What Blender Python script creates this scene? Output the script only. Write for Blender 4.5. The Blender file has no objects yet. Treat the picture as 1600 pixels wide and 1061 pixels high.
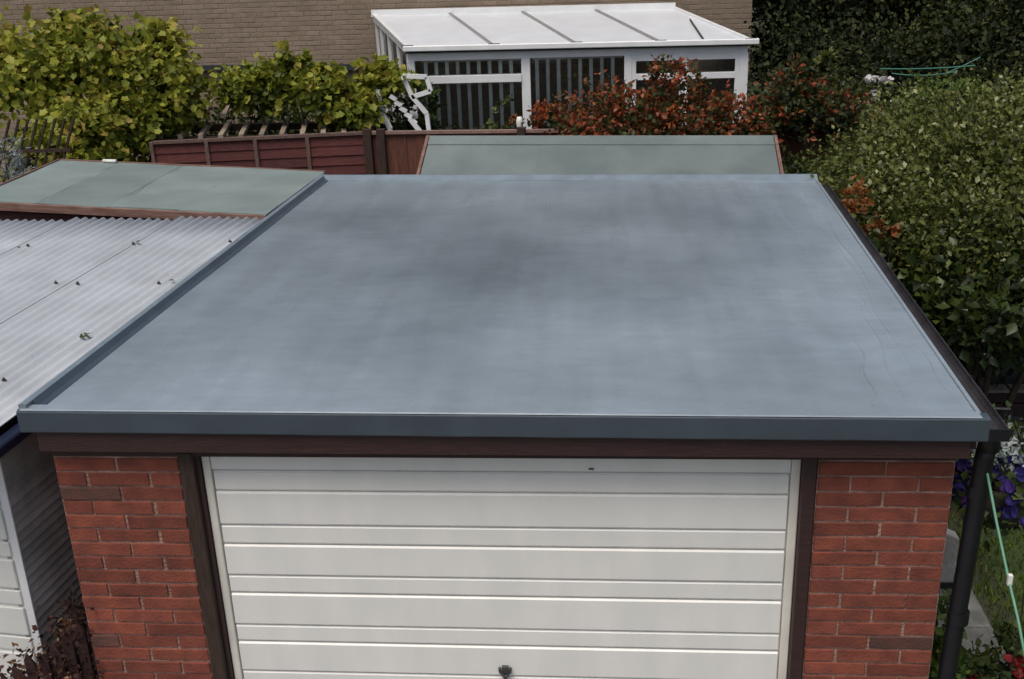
import bpy, bmesh, math, random
import numpy as np
from mathutils import Vector, Matrix

scene = bpy.context.scene
C = scene.collection

# ------------------------------------------------------------------ camera, light, exposure
cam_data = bpy.data.cameras.new('camera')
cam = bpy.data.objects.new('camera', cam_data); C.objects.link(cam)
cam_data.sensor_width = 36.0; cam_data.lens = 38.82
cam_data.clip_start = 0.05; cam_data.clip_end = 400
RT = Vector((0.99639, 0.07749, -0.03462)); UP = Vector((0.00396, 0.36501, 0.93100)); FW = Vector((-0.08478, 0.92777, -0.36338))
M = Matrix(((RT.x, UP.x, -FW.x, 2.5389), (RT.y, UP.y, -FW.y, -4.3472), (RT.z, UP.z, -FW.z, 4.3760), (0, 0, 0, 1)))
cam.matrix_world = M
scene.camera = cam

SUN_EL, SUN_AZ = math.radians(65), math.radians(198)       # azimuth clockwise from +Y
world = bpy.data.worlds.new('World'); scene.world = world; world.use_nodes = True
wn = world.node_tree.nodes; wl = world.node_tree.links; wn.clear()
sky = wn.new('ShaderNodeTexSky'); sky.sky_type = 'NISHITA'; sky.sun_disc = False
sky.sun_elevation = SUN_EL; sky.sun_rotation = SUN_AZ
sky.air_density = 1.0; sky.dust_density = 4.5; sky.ozone_density = 1.0
bgn = wn.new('ShaderNodeBackground'); bgn.inputs['Strength'].default_value = 0.09
wo = wn.new('ShaderNodeOutputWorld')
wl.new(sky.outputs[0], bgn.inputs['Color']); wl.new(bgn.outputs[0], wo.inputs['Surface'])

sun_data = bpy.data.lights.new('sun', 'SUN'); sun_data.energy = 1.5; sun_data.angle = math.radians(28)
sun_data.color = (1.0, 0.95, 0.87)
sun = bpy.data.objects.new('sun', sun_data); C.objects.link(sun)
sd = Vector((math.sin(SUN_AZ)*math.cos(SUN_EL), math.cos(SUN_AZ)*math.cos(SUN_EL), math.sin(SUN_EL)))
sun.rotation_euler = sd.to_track_quat('Z', 'Y').to_euler()

scene.view_settings.view_transform = 'Standard'; scene.view_settings.look = 'None'
scene.view_settings.gamma = 1.0; scene.view_settings.use_curve_mapping = False
scene.view_settings.exposure = 0.32

# ------------------------------------------------------------------ helpers
def tag(o, label=None, cat=None, group=None, kind=None):
    if label: o['label'] = label
    if cat: o['category'] = cat
    if group: o['group'] = group
    if kind: o['kind'] = kind
    return o

def empty(name, loc, label=None, cat=None, group=None, kind=None):
    o = bpy.data.objects.new(name, None); C.objects.link(o); o.location = loc
    o.empty_display_size = 0.1
    return tag(o, label, cat, group, kind)

def wloc(o):
    v = Vector((0, 0, 0))
    while o is not None:
        v += Vector(o.location); o = o.parent
    return v

class MB:
    """collects geometry in world coordinates, builds ONE mesh object"""
    def __init__(s): s.v = []; s.f = []
    def add(s, vs, fs):
        n = len(s.v); s.v += [tuple(p) for p in vs]; s.f += [tuple(i+n for i in f) for f in fs]; return s
    def hexa(s, p):     # p: 4 bottom (ccw seen from above) + 4 top
        return s.add(p, [(3,2,1,0), (4,5,6,7), (0,1,5,4), (1,2,6,5), (2,3,7,6), (3,0,4,7)])
    def box(s, a, b):
        x0,y0,z0 = a; x1,y1,z1 = b
        return s.hexa([(x0,y0,z0),(x1,y0,z0),(x1,y1,z0),(x0,y1,z0),(x0,y0,z1),(x1,y0,z1),(x1,y1,z1),(x0,y1,z1)])
    def bar(s, p, q, w, h, up=(0,0,1)):
        p = Vector(p); q = Vector(q); d = (q-p).normalized(); u = Vector(up)
        r = d.cross(u)
        if r.length < 1e-4: r = d.cross(Vector((0,1,0)))
        r.normalize(); u = r.cross(d)
        r *= w/2; u *= h/2
        return s.hexa([p-r-u, q-r-u, q+r-u, p+r-u, p-r+u, q-r+u, q+r+u, p+r+u])
    def tube(s, pts, rad, n=10, cap=True):
        pts = [Vector(p) for p in pts]
        if not hasattr(rad, '__len__'): rad = [rad]*len(pts)
        base = len(s.v); ref = Vector((0.31, 0.2, 0.93))
        for i, p in enumerate(pts):
            d = (pts[min(i+1, len(pts)-1)] - pts[max(i-1, 0)]).normalized()
            rr = ref if abs(d.dot(ref)) < 0.95 else Vector((1,0,0))
            a = d.cross(rr).normalized(); b = d.cross(a)
            for k in range(n):
                t = 2*math.pi*k/n
                s.v.append(tuple(p + a*(math.cos(t)*rad[i]) + b*(math.sin(t)*rad[i])))
        for i in range(len(pts)-1):
            for k in range(n):
                k2 = (k+1) % n
                s.f.append((base+i*n+k, base+i*n+k2, base+(i+1)*n+k2, base+(i+1)*n+k))
        if cap:
            s.f.append(tuple(base+k for k in range(n))[::-1])
            s.f.append(tuple(base+(len(pts)-1)*n+k for k in range(n)))
        return s
    def mesh(s, name, mat, off=Vector((0,0,0)), bevel=0, smooth=False):
        me = bpy.data.meshes.new(name)
        me.from_pydata([(a-off.x, b-off.y, c-off.z) for a, b, c in s.v], [], s.f)
        bm = bmesh.new(); bm.from_mesh(me)
        bmesh.ops.recalc_face_normals(bm, faces=bm.faces)
        if bevel:
            bmesh.ops.bevel(bm, geom=list(bm.edges), offset=bevel, segments=1, affect='EDGES')
        bm.to_mesh(me); bm.free()
        if smooth:
            for f in me.polygons: f.use_smooth = True
        if mat: me.materials.append(mat)
        return me
    def build(s, name, mat, parent=None, bevel=0, smooth=False, kind=None):
        me = s.mesh(name, mat, wloc(parent), bevel, smooth)
        o = bpy.data.objects.new(name, me); C.objects.link(o)
        if parent: o.parent = parent
        if kind: o['kind'] = kind
        return o

def linked(name, me, loc, parent, rz=0):
    o = bpy.data.objects.new(name, me); C.objects.link(o); o.parent = parent
    o.location = Vector(loc) - wloc(parent); o.rotation_euler.z = rz
    return o

def bez(p0, p1, p2, n=8):
    p0, p1, p2 = Vector(p0), Vector(p1), Vector(p2)
    return [p0*(1-t)**2 + p1*2*t*(1-t) + p2*t*t for t in [i/n for i in range(n+1)]]

# ------------------------------------------------------------------ materials
def mat(name, base, rough=0.6, var=0.0, scale=4.0, col2=None, bump=0.0, bscale=30.0, metal=0.0,
        stretch=(1,1,1), objvar=0.0, spec=0.5, rvar=0.0, detail=6, ramp=(0.35, 0.7)):
    m = bpy.data.materials.new(name); m.use_nodes = True
    N = m.node_tree.nodes; L = m.node_tree.links
    b = N['Principled BSDF']; b.inputs['Roughness'].default_value = rough
    b.inputs['Metallic'].default_value = metal; b.inputs['Specular IOR Level'].default_value = spec
    tc = N.new('ShaderNodeTexCoord'); mp = N.new('ShaderNodeMapping'); mp.inputs['Scale'].default_value = stretch
    geo = N.new('ShaderNodeNewGeometry')
    L.new(geo.outputs['Position'], mp.inputs['Vector'])
    nz = N.new('ShaderNodeTexNoise'); nz.inputs['Scale'].default_value = scale; nz.inputs['Detail'].default_value = detail
    L.new(mp.outputs[0], nz.inputs['Vector'])
    cr = N.new('ShaderNodeValToRGB'); cr.color_ramp.elements[0].position = ramp[0]; cr.color_ramp.elements[1].position = ramp[1]
    c2 = col2 if col2 else tuple(c*(1-var) for c in base)
    cr.color_ramp.elements[0].color = (*c2, 1); cr.color_ramp.elements[1].color = (*base, 1)
    L.new(nz.outputs['Fac'], cr.inputs['Fac'])
    out = cr.outputs['Color']
    if objvar:
        oi = N.new('ShaderNodeObjectInfo'); hs = N.new('ShaderNodeHueSaturation')
        mr = N.new('ShaderNodeMapRange'); mr.inputs['To Min'].default_value = 1-objvar; mr.inputs['To Max'].default_value = 1+objvar
        L.new(oi.outputs['Random'], mr.inputs['Value']); L.new(mr.outputs[0], hs.inputs['Value'])
        L.new(out, hs.inputs['Color']); out = hs.outputs['Color']
    L.new(out, b.inputs['Base Color'])
    if rvar:
        mr2 = N.new('ShaderNodeMapRange'); mr2.inputs['From Min'].default_value = .3; mr2.inputs['From Max'].default_value = .7
        mr2.inputs['To Min'].default_value = rough-rvar; mr2.inputs['To Max'].default_value = rough+rvar
        L.new(nz.outputs['Fac'], mr2.inputs['Value']); L.new(mr2.outputs[0], b.inputs['Roughness'])
    if bump:
        n2 = N.new('ShaderNodeTexNoise'); n2.inputs['Scale'].default_value = bscale; n2.inputs['Detail'].default_value = 5
        L.new(mp.outputs[0], n2.inputs['Vector'])
        bp = N.new('ShaderNodeBump'); bp.inputs['Strength'].default_value = bump; bp.inputs['Distance'].default_value = 0.02
        L.new(n2.outputs['Fac'], bp.inputs['Height']); L.new(bp.outputs[0], b.inputs['Normal'])
    return m

def leaf_mat(name, cols, rough=0.45, trans=0.25):
    m = bpy.data.materials.new(name); m.use_nodes = True
    N = m.node_tree.nodes; L = m.node_tree.links
    b = N['Principled BSDF']; b.inputs['Roughness'].default_value = rough; b.inputs['Specular IOR Level'].default_value = 0.28
    at = N.new('ShaderNodeAttribute'); at.attribute_name = 'rnd'
    cr = N.new('ShaderNodeValToRGB')
    el = cr.color_ramp.elements
    while len(el) < len(cols): el.new(0.5)
    for i, c in enumerate(cols):
        el[i].position = i/(len(cols)-1) if len(c) == 3 else c[3]
        el[i].color = (c[0], c[1], c[2], 1)
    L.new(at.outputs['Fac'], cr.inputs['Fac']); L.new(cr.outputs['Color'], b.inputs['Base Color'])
    tr = N.new('ShaderNodeBsdfTranslucent'); mx = N.new('ShaderNodeMixShader'); mx.inputs[0].default_value = trans
    L.new(cr.outputs['Color'], tr.inputs['Color'])
    L.new(b.outputs[0], mx.inputs[1]); L.new(tr.outputs[0], mx.inputs[2])
    L.new(mx.outputs[0], N['Material Output'].inputs['Surface'])
    return m

def attr_mat(name, cols, rough=0.9, grain=60.0):
    """colour per piece from the 'rnd' attribute, with grain"""
    m = bpy.data.materials.new(name); m.use_nodes = True
    N = m.node_tree.nodes; L = m.node_tree.links
    b = N['Principled BSDF']; b.inputs['Roughness'].default_value = rough; b.inputs['Specular IOR Level'].default_value = 0.28
    at = N.new('ShaderNodeAttribute'); at.attribute_name = 'rnd'
    cr = N.new('ShaderNodeValToRGB'); el = cr.color_ramp.elements
    while len(el) < len(cols): el.new(0.5)
    for i, c in enumerate(cols): el[i].position = i/(len(cols)-1); el[i].color = (*c, 1)
    L.new(at.outputs['Fac'], cr.inputs['Fac'])
    geo = N.new('ShaderNodeNewGeometry')
    nz = N.new('ShaderNodeTexNoise'); nz.inputs['Scale'].default_value = grain; nz.inputs['Detail'].default_value = 6
    L.new(geo.outputs['Position'], nz.inputs['Vector'])
    n3 = N.new('ShaderNodeTexNoise'); n3.inputs['Scale'].default_value = 1.3; n3.inputs['Detail'].default_value = 5
    L.new(geo.outputs['Position'], n3.inputs['Vector'])
    ad = N.new('ShaderNodeMath'); ad.operation = 'ADD'; L.new(nz.outputs['Fac'], ad.inputs[0]); L.new(n3.outputs['Fac'], ad.inputs[1])
    hs = N.new('ShaderNodeHueSaturation'); mr = N.new('ShaderNodeMapRange')
    mr.inputs['From Min'].default_value = 0.6; mr.inputs['From Max'].default_value = 1.4
    mr.inputs['To Min'].default_value = 0.65; mr.inputs['To Max'].default_value = 1.3
    L.new(ad.outputs[0], mr.inputs['Value']); L.new(mr.outputs[0], hs.inputs['Value']); L.new(cr.outputs['Color'], hs.inputs['Color'])
    L.new(hs.outputs['Color'], b.inputs['Base Color'])
    bp = N.new('ShaderNodeBump'); bp.inputs['Strength'].default_value = 0.4; bp.inputs['Distance'].default_value = 0.01
    L.new(nz.outputs['Fac'], bp.inputs['Height']); L.new(bp.outputs[0], b.inputs['Normal'])
    return m

def roof_mat():
    m = bpy.data.materials.new('grey_roof_coating'); m.use_nodes = True
    N = m.node_tree.nodes; L = m.node_tree.links; b = N['Principled BSDF']
    geo = N.new('ShaderNodeNewGeometry')
    def noise(scale, stretch, detail=5, dist=0.0):
        mp = N.new('ShaderNodeMapping'); mp.inputs['Scale'].default_value = stretch
        L.new(geo.outputs['Position'], mp.inputs['Vector'])
        n = N.new('ShaderNodeTexNoise'); n.inputs['Scale'].default_value = scale; n.inputs['Detail'].default_value = detail
        n.inputs['Distortion'].default_value = dist
        L.new(mp.outputs[0], n.inputs['Vector']); return n.outputs['Fac']
    big0 = noise(0.9, (0.9, 0.9, 1), 9, 0.1)
    bm1 = N.new('ShaderNodeMath'); bm1.operation = 'MULTIPLY_ADD'; bm1.inputs[1].default_value = 0.55; bm1.inputs[2].default_value = 0.235; L.new(big0, bm1.inputs[0]); big = bm1.outputs[0]      # broad tone patches
    strk = noise(3.0, (2.2, 0.25, 1), 4, 0.3)      # roller strokes along the roof
    cross = noise(7.0, (0.8, 2.0, 1), 5)
    cr = N.new('ShaderNodeValToRGB'); e = cr.color_ramp.elements
    e[0].position = 0.36; e[0].color = (0.118, 0.148, 0.163, 1); e[1].position = 0.64; e[1].color = (0.258, 0.308, 0.346, 1)
    # dark reflection painted into the colour over the roof's far middle, broken by noise
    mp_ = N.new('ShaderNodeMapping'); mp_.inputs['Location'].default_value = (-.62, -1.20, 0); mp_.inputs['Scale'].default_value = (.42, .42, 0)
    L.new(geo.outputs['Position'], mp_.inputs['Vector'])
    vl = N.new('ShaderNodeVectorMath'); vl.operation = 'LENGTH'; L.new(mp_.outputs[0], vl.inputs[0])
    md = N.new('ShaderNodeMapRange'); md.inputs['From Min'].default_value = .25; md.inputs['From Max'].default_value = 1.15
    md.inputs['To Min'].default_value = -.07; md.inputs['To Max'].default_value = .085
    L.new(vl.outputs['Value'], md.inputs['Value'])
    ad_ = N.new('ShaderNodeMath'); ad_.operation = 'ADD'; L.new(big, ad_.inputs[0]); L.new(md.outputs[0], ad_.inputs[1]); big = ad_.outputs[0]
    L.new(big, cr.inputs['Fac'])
    mx = N.new('ShaderNodeMix'); mx.data_type = 'RGBA'; mx.blend_type = 'OVERLAY'; mx.inputs[0].default_value = 0.30
    L.new(cr.outputs['Color'], mx.inputs[6]); 
    av = N.new('ShaderNodeMath'); av.operation = 'ADD'; L.new(strk, av.inputs[0]); L.new(cross, av.inputs[1])
    hf = N.new('ShaderNodeMath'); hf.operation = 'MULTIPLY'; hf.inputs[1].default_value = 0.5; L.new(av.outputs[0], hf.inputs[0])
    L.new(hf.outputs[0], mx.inputs[7]); L.new(mx.outputs[2], b.inputs['Base Color'])
    mr = N.new('ShaderNodeMapRange'); mr.inputs['From Min'].default_value = 0.3; mr.inputs['From Max'].default_value = 0.7
    mr.inputs['To Min'].default_value = 0.38; mr.inputs['To Max'].default_value = 0.20
    L.new(big, mr.inputs['Value'])
    r2 = N.new('ShaderNodeMath'); r2.operation = 'MULTIPLY_ADD'; r2.inputs[1].default_value = 0.25; r2.inputs[2].default_value = -0.11
    L.new(strk, r2.inputs[0]); r3 = N.new('ShaderNodeMath'); r3.operation = 'ADD'
    L.new(mr.outputs[0], r3.inputs[0]); L.new(r2.outputs[0], r3.inputs[1]); L.new(r3.outputs[0], b.inputs['Roughness'])
    fine = noise(22, (1, 1, 1), 6)
    a2 = N.new('ShaderNodeMath'); a2.operation = 'MULTIPLY_ADD'; a2.inputs[1].default_value = 0.35
    L.new(fine, a2.inputs[0]); L.new(av.outputs[0], a2.inputs[2])
    bp = N.new('ShaderNodeBump'); bp.inputs['Strength'].default_value = 0.16; bp.inputs['Distance'].default_value = 0.010
    L.new(a2.outputs[0], bp.inputs['Height']); L.new(bp.outputs[0], b.inputs['Normal'])
    return m

X = dict(
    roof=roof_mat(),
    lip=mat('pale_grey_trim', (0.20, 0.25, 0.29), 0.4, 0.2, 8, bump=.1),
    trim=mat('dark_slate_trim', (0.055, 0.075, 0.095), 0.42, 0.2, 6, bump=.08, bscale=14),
    brown=mat('dark_brown_timber', (0.045, 0.017, 0.016), 0.62, 0.4, 9, bump=.3, bscale=30, stretch=(1, 6, 12)),
    post=mat('weathered_brown_post', (0.060, 0.034, 0.024), 0.7, 0.5, 7, bump=.4, bscale=30, stretch=(10, 10, 1)),
    brick=mat('red_brick', (0.248, 0.064, 0.036), 0.9, col2=(0.150, 0.040, 0.026), scale=10, bump=.28, bscale=70, objvar=.20),
    brick_dark=mat('brown_red_brick', (0.140, 0.050, 0.036), 0.9, col2=(0.085, 0.042, 0.032), scale=12, bump=.28, bscale=70, objvar=.2),
    mortar=mat('mortar', (0.46, 0.30, 0.24), 0.95, col2=(0.20, 0.11, 0.085), scale=7, bump=.8, bscale=80),
    white=mat('white_enamel_door', (0.80, 0.79, 0.75), 0.42, col2=(0.73, 0.73, 0.69), scale=2.6, bump=.08, bscale=14, stretch=(2.2, 1, .7)),
    cream=mat('cream_door_frame', (0.76, 0.73, 0.66), 0.5, 0.15, 6, bump=.05),
    black=mat('black_plastic', (0.010, 0.010, 0.014), 0.4, 0.3, 10, bump=.1),
    gutter=mat('grey_brown_gutter', (0.045, 0.040, 0.042), 0.55, 0.5, 9, bump=.3),
    navy=mat('navy_gutter', (0.010, 0.014, 0.040), 0.4, 0.3, 8),
    metal=mat('dull_metal', (0.14, 0.15, 0.15), 0.4, 0.3, 30, metal=.8),
    sheet=mat('pale_fibre_cement', (0.50, 0.53, 0.555), 0.6, col2=(0.40, 0.425, 0.445), scale=3, bump=.15, bscale=60, objvar=.05),
    bolt=mat('rusty_bolt', (0.07, 0.05, 0.035), 0.7, 0.4, 30),
    felt=mat('green_mineral_felt', (0.225, 0.275, 0.260), 0.9, col2=(0.175, 0.220, 0.208), scale=2.2, bump=.5, bscale=180, objvar=.10),
    felt2=mat('grey_green_felt', (0.185, 0.220, 0.215), 0.88, col2=(0.130, 0.165, 0.160), scale=2.0, bump=.5, bscale=160, objvar=.05),
    fascia=mat('faded_red_timber', (0.25, 0.150, 0.115), 0.8, col2=(0.16, 0.08, 0.06), scale=6, bump=.4, bscale=30, stretch=(1, 1, 8)),
    redwood=mat('red_stained_board', (0.130, 0.031, 0.026), 0.75, col2=(0.065, 0.019, 0.017), scale=7, bump=.5, bscale=30, stretch=(1.5, 4, 12), objvar=.35),
    brownboard=mat('brown_fence_board', (0.150, 0.055, 0.034), 0.8, 0.4, 7, bump=.4, stretch=(6, 6, 1), objvar=.25),
    batten=mat('weathered_batten', (0.200, 0.125, 0.100), 0.85, 0.45, 9, bump=.4, stretch=(6, 6, 2), objvar=.15),
    rail=mat('pinkish_rail', (0.300, 0.185, 0.150), 0.8, 0.35, 9, bump=.3),
    paleslat=mat('silvered_slat', (0.34, 0.27, 0.20), 0.85, 0.4, 9, bump=.4, objvar=.2),
    sideboard=mat('grey_side_board', (0.48, 0.47, 0.45), 0.8, col2=(0.33, 0.33, 0.31), scale=5, bump=.15, bscale=40, objvar=.15),
    upvc=mat('white_upvc', (0.82, 0.83, 0.83), 0.35, 0.10, 5),
    poly=mat('opal_roof_sheet', (0.84, 0.87, 0.90), 0.35, 0.10, 3, objvar=.04),
    bar=mat('glazing_bar', (0.34, 0.33, 0.33), 0.4, 0.1, 5),
    seal=mat('dark_seal', (0.03, 0.035, 0.04), 0.6),
    blind=mat('blind_fabric', (0.88, 0.87, 0.84), 0.8, 0.2, 8, objvar=.2),
    wall_in=mat('interior_render', (0.20, 0.19, 0.17), 0.9, 0.3, 4),
    ground=mat('garden_soil', (0.050, 0.042, 0.026), 0.95, col2=(0.030, 0.040, 0.015), scale=3, bump=.8, bscale=20),
    lawn=mat('lawn_turf', (0.055, 0.085, 0.018), 0.95, col2=(0.030, 0.050, 0.012), scale=5, bump=.9, bscale=60),
    concrete=mat('concrete', (0.24, 0.23, 0.21), 0.9, col2=(0.13, 0.125, 0.11), scale=4, bump=.4, bscale=50),
    slab=mat('path_slab', (0.20, 0.20, 0.185), 0.9, col2=(0.10, 0.105, 0.09), scale=6, bump=.5, bscale=50, objvar=.15),
    bark=mat('bark', (0.055, 0.042, 0.030), 0.9, 0.5, 12, bump=.8, bscale=30),
    cord=mat('green_cord', (0.14, 0.33, 0.22), 0.5, 0.15, 20),
    peg=mat('white_plastic', (0.75, 0.75, 0.70), 0.45),
    teal=mat('teal_cord', (0.02, 0.17, 0.12), 0.5),
    stone=mat('pale_grey_stone', (0.50, 0.47, 0.43), 0.85, 0.3, 8, bump=.4),
    basket=mat('basket_liner', (0.035, 0.03, 0.02), 0.95, 0.4, 20, bump=.8),
    tile=mat('brown_roof_tile', (0.11, 0.075, 0.06), 0.85, 0.35, 6, bump=.4),
)
bm_ = X['poly'].node_tree.nodes['Principled BSDF']
_t = X['poly'].node_tree; _tr = _t.nodes.new('ShaderNodeBsdfTranslucent'); _tr.inputs[0].default_value = (.85,.87,.88,1)
_m = _t.nodes.new('ShaderNodeMixShader'); _m.inputs[0].default_value = .22
_t.links.new(bm_.outputs[0], _m.inputs[1]); _t.links.new(_tr.outputs[0], _m.inputs[2]); _t.links.new(_m.outputs[0], _t.nodes['Material Output'].inputs['Surface'])
# glass
g = bpy.data.materials.new('window_glass'); g.use_nodes = True
gN = g.node_tree.nodes; gL = g.node_tree.links
gt = gN.new('ShaderNodeBsdfTransparent'); gt.inputs[0].default_value = (.93, .96, .95, 1)
gg = gN.new('ShaderNodeBsdfGlossy'); gg.inputs['Roughness'].default_value = 0.02
fr = gN.new('ShaderNodeFresnel'); fr.inputs['IOR'].default_value = 1.5
mxs = gN.new('ShaderNodeMixShader')
gL.new(fr.outputs[0], mxs.inputs[0]); gL.new(gt.outputs[0], mxs.inputs[1]); gL.new(gg.outputs[0], mxs.inputs[2])
gL.new(mxs.outputs[0], gN['Material Output'].inputs['Surface'])
X['glass'] = g
X['housebrick'] = attr_mat('drab_brown_brick', [(0.235, 0.182, 0.130), (0.270, 0.212, 0.155), (0.262, 0.195, 0.150), (0.295, 0.232, 0.175)])
X['sidebrick'] = attr_mat('red_side_brick', [(0.12, 0.035, 0.025), (0.22, 0.055, 0.035), (0.26, 0.07, 0.04)])
X['housemortar'] = mat('drab_mortar', (0.27, 0.212, 0.155), 0.95, 0.3, 8, bump=.3)
LM = dict(
    hop=leaf_mat('hop_leaf', [(.050,.072,.012), (.140,.170,.022), (.250,.275,.034), (.360,.360,.050), (.38,.27,.07)], trans=.35),
    berry=leaf_mat('red_autumn_leaf', [(.016,.026,.010,0.), (.050,.066,.016,.36), (.080,.060,.020,.46), (.20,.048,.020,.58), (.34,.075,.026,.85), (.40,.13,.038,1.)]),
    dark=leaf_mat('dark_needle', [(.008,.014,.006), (.024,.034,.010), (.055,.066,.016)], rough=.75, trans=.1),
    darkolive=leaf_mat('olive_leaf', [(.014,.022,.008), (.048,.062,.014), (.110,.125,.020)], rough=.5, trans=.2),
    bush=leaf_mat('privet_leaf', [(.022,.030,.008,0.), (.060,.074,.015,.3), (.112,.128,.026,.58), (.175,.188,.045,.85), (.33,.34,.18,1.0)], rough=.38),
    shade=leaf_mat('laurel_leaf', [(.012,.022,.008), (.030,.046,.012), (.075,.105,.018)], rough=.35),
    bright=leaf_mat('bright_green_leaf', [(.035,.070,.012), (.075,.125,.020), (.13,.18,.03)]),
    silver=leaf_mat('silver_leaf', [(.14,.17,.16), (.30,.34,.34), (.50,.54,.54)]),
    orange=leaf_mat('orange_leaf', [(.06,.05,.016), (.22,.075,.022), (.34,.13,.035)]),
    dead=leaf_mat('dead_brown_leaf', [(.016,.008,.007,0.), (.040,.016,.012,.5), (.085,.034,.020,.8), (.26,.14,.07,1.)], rough=.7, trans=.1),
    green=leaf_mat('garden_leaf', [(.022,.038,.012), (.060,.090,.022), (.14,.17,.05)]),
    petunia=leaf_mat('petunia_petal', [(.022,.016,.11), (.050,.042,.21), (.16,.04,.22), (.35,.30,.48)], trans=.2),
    redpetal=leaf_mat('red_petal', [(.20,.012,.015), (.34,.03,.03)]),
    white=leaf_mat('white_petal', [(.60,.58,.56), (.78,.76,.74)]),
    yellow=leaf_mat('pale_yellow_petal', [(.40,.42,.16), (.60,.60,.35)]),
    grass=leaf_mat('grass_blade', [(.040,.070,.010), (.085,.125,.016), (.14,.17,.03)]),
)

# leaf templates: (x across, y along, z fold)
DIAMOND = (np.array([(0,0,0), (-.34,.45,.10), (0,1,-.05), (.34,.45,.10)], float), [(0,1,2), (0,2,3)])
LOBED = (np.array([(0,.35,-.06), (0,0,0), (-.36,.02,.10), (-.38,.34,.05), (-.52,.58,.14), (-.30,.74,.05), (0,1.0,-.10),
                   (.30,.74,.05), (.52,.58,.14), (.38,.34,.05), (.36,.02,.10)], float),
         [(0,1,2), (0,2,3), (0,3,4), (0,4,5), (0,5,6), (0,6,7), (0,7,8), (0,8,9), (0,9,10), (0,10,1)])
NEEDLE = (np.array([(0,0,0), (-.10,.4,.04), (0,1,0), (.10,.4,.04)], float), [(0,1,2), (0,2,3)])
PETAL = (np.array([(0,0,0)]+[(math.cos(a)*.5, math.sin(a)*.5, .16+.05*(i % 2)) for i, a in enumerate(np.arange(8)*math.pi/4)], float),
         [(0,i+1,(i+1) % 8+1) for i in range(8)])

def scatter_mesh(name, P, D, NRM, S, tmpl, material, rnd, off):
    """P positions, D leaf axes, NRM leaf normals, S sizes"""
    T, F = tmpl; k = len(T); n = len(P)
    D = D/np.linalg.norm(D, axis=1)[:, None]
    Rr = np.cross(D, NRM); Rr /= (np.linalg.norm(Rr, axis=1)[:, None]+1e-9); U = np.cross(Rr, D)
    V = P[:, None, :] + S[:, None, None]*(T[None, :, 0:1]*Rr[:, None, :] + T[None, :, 1:2]*D[:, None, :] + T[None, :, 2:3]*U[:, None, :])
    V = V.reshape(-1, 3) - np.array(off)
    Fa = np.array(F); nf = len(Fa)
    FF = (Fa[None, :, :] + (np.arange(n)*k)[:, None, None]).reshape(-1, 3)
    me = bpy.data.meshes.new(name)
    me.vertices.add(n*k); me.vertices.foreach_set('co', V.ravel())
    me.loops.add(FF.size); me.loops.foreach_set('vertex_index', FF.ravel().astype(np.int32))
    me.polygons.add(n*nf)
    me.polygons.foreach_set('loop_start', (np.arange(n*nf)*3).astype(np.int32))
    me.polygons.foreach_set('loop_total', np.full(n*nf, 3, np.int32))
    me.update(calc_edges=True)
    at = me.attributes.new('rnd', 'FLOAT', 'POINT'); at.data.foreach_set('value', np.repeat(rnd, k).astype(np.float32))
    me.materials.append(material)
    return me

def foliage(name, blobs, n, size, material, parent, seed, tmpl=DIAMOND, up=0.6, droop=0.0, clump=0.22, shell=0.55,
            bias=0.0, spread=1.0, kind=None):
    """blobs: (centre, radii). Leaves grouped in sprays around shell points of the blobs."""
    r = np.random.default_rng(seed)
    C_ = np.array([b[0] for b in blobs], float); Rd = np.array([b[1] for b in blobs], float)
    w = (Rd.prod(1))**(2/3); w /= w.sum()
    ns = max(1, n//14)                                  # sprays
    bi = r.choice(len(blobs), ns, p=w)
    u = r.normal(size=(ns, 3)); u /= np.linalg.norm(u, axis=1)[:, None]
    rad = shell + (1.08-shell)*r.random(ns)**0.6
    rad *= 1 + 0.34*np.sin(u[:, 0]*5+bi)*np.sin(u[:, 1]*6+2*bi)*np.cos(u[:, 2]*5)
    cen = C_[bi] + u*Rd[bi]*rad[:, None]
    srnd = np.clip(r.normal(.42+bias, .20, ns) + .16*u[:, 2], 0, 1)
    si = r.integers(0, ns, n)
    P = cen[si] + r.normal(size=(n, 3))*clump*np.minimum(Rd[bi[si]].mean(1), .6)[:, None]*spread
    out = u[si]
    D = out*0.8 + r.normal(size=(n, 3))*0.7; D[:, 2] += 0.15 - droop
    NR = out*0.5 + r.normal(size=(n, 3))*0.45; NR[:, 2] += up
    S = size*(0.6+0.8*r.random(n))
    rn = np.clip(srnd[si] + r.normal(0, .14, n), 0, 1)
    ok = P[:, 2] > 0.02
    P, D, NR, S, rn = P[ok], D[ok], NR[ok], S[ok], rn[ok]
    me = scatter_mesh(name, P, D, NR, S, tmpl, material, rn, wloc(parent))
    o = bpy.data.objects.new(name, me); C.objects.link(o); o.parent = parent
    if kind: o['kind'] = kind
    return o

def stems(name, base, tips, rad, parent, seed, m=None, sway=.15):
    r = random.Random(seed); mb = MB()
    for t in tips:
        b = Vector(base)+Vector((r.uniform(-.05, .05), r.uniform(-.05, .05), 0)); t = Vector(t)
        mid = b.lerp(t, .5) + Vector((r.uniform(-sway, sway), r.uniform(-sway, sway), .15*(t-b).length))
        pts = bez(b, mid, t, 7)
        mb.tube(pts, [rad*(1-.8*i/7) for i in range(8)], 6)
    return mb.build(name, m or X['bark'], parent, smooth=True)

def shrub(name, label, cat, base, blobs, n, size, material, seed, stem_r=.03, group=None, crown='foliage', **kw):
    t = empty(name, base, label, cat, group)
    stems('stem' if stem_r < .06 else 'trunk', base, [b[0] for b in blobs[:7]], stem_r, t, seed)
    foliage(crown, blobs, n, size, material, t, seed, **kw)
    return t

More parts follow.
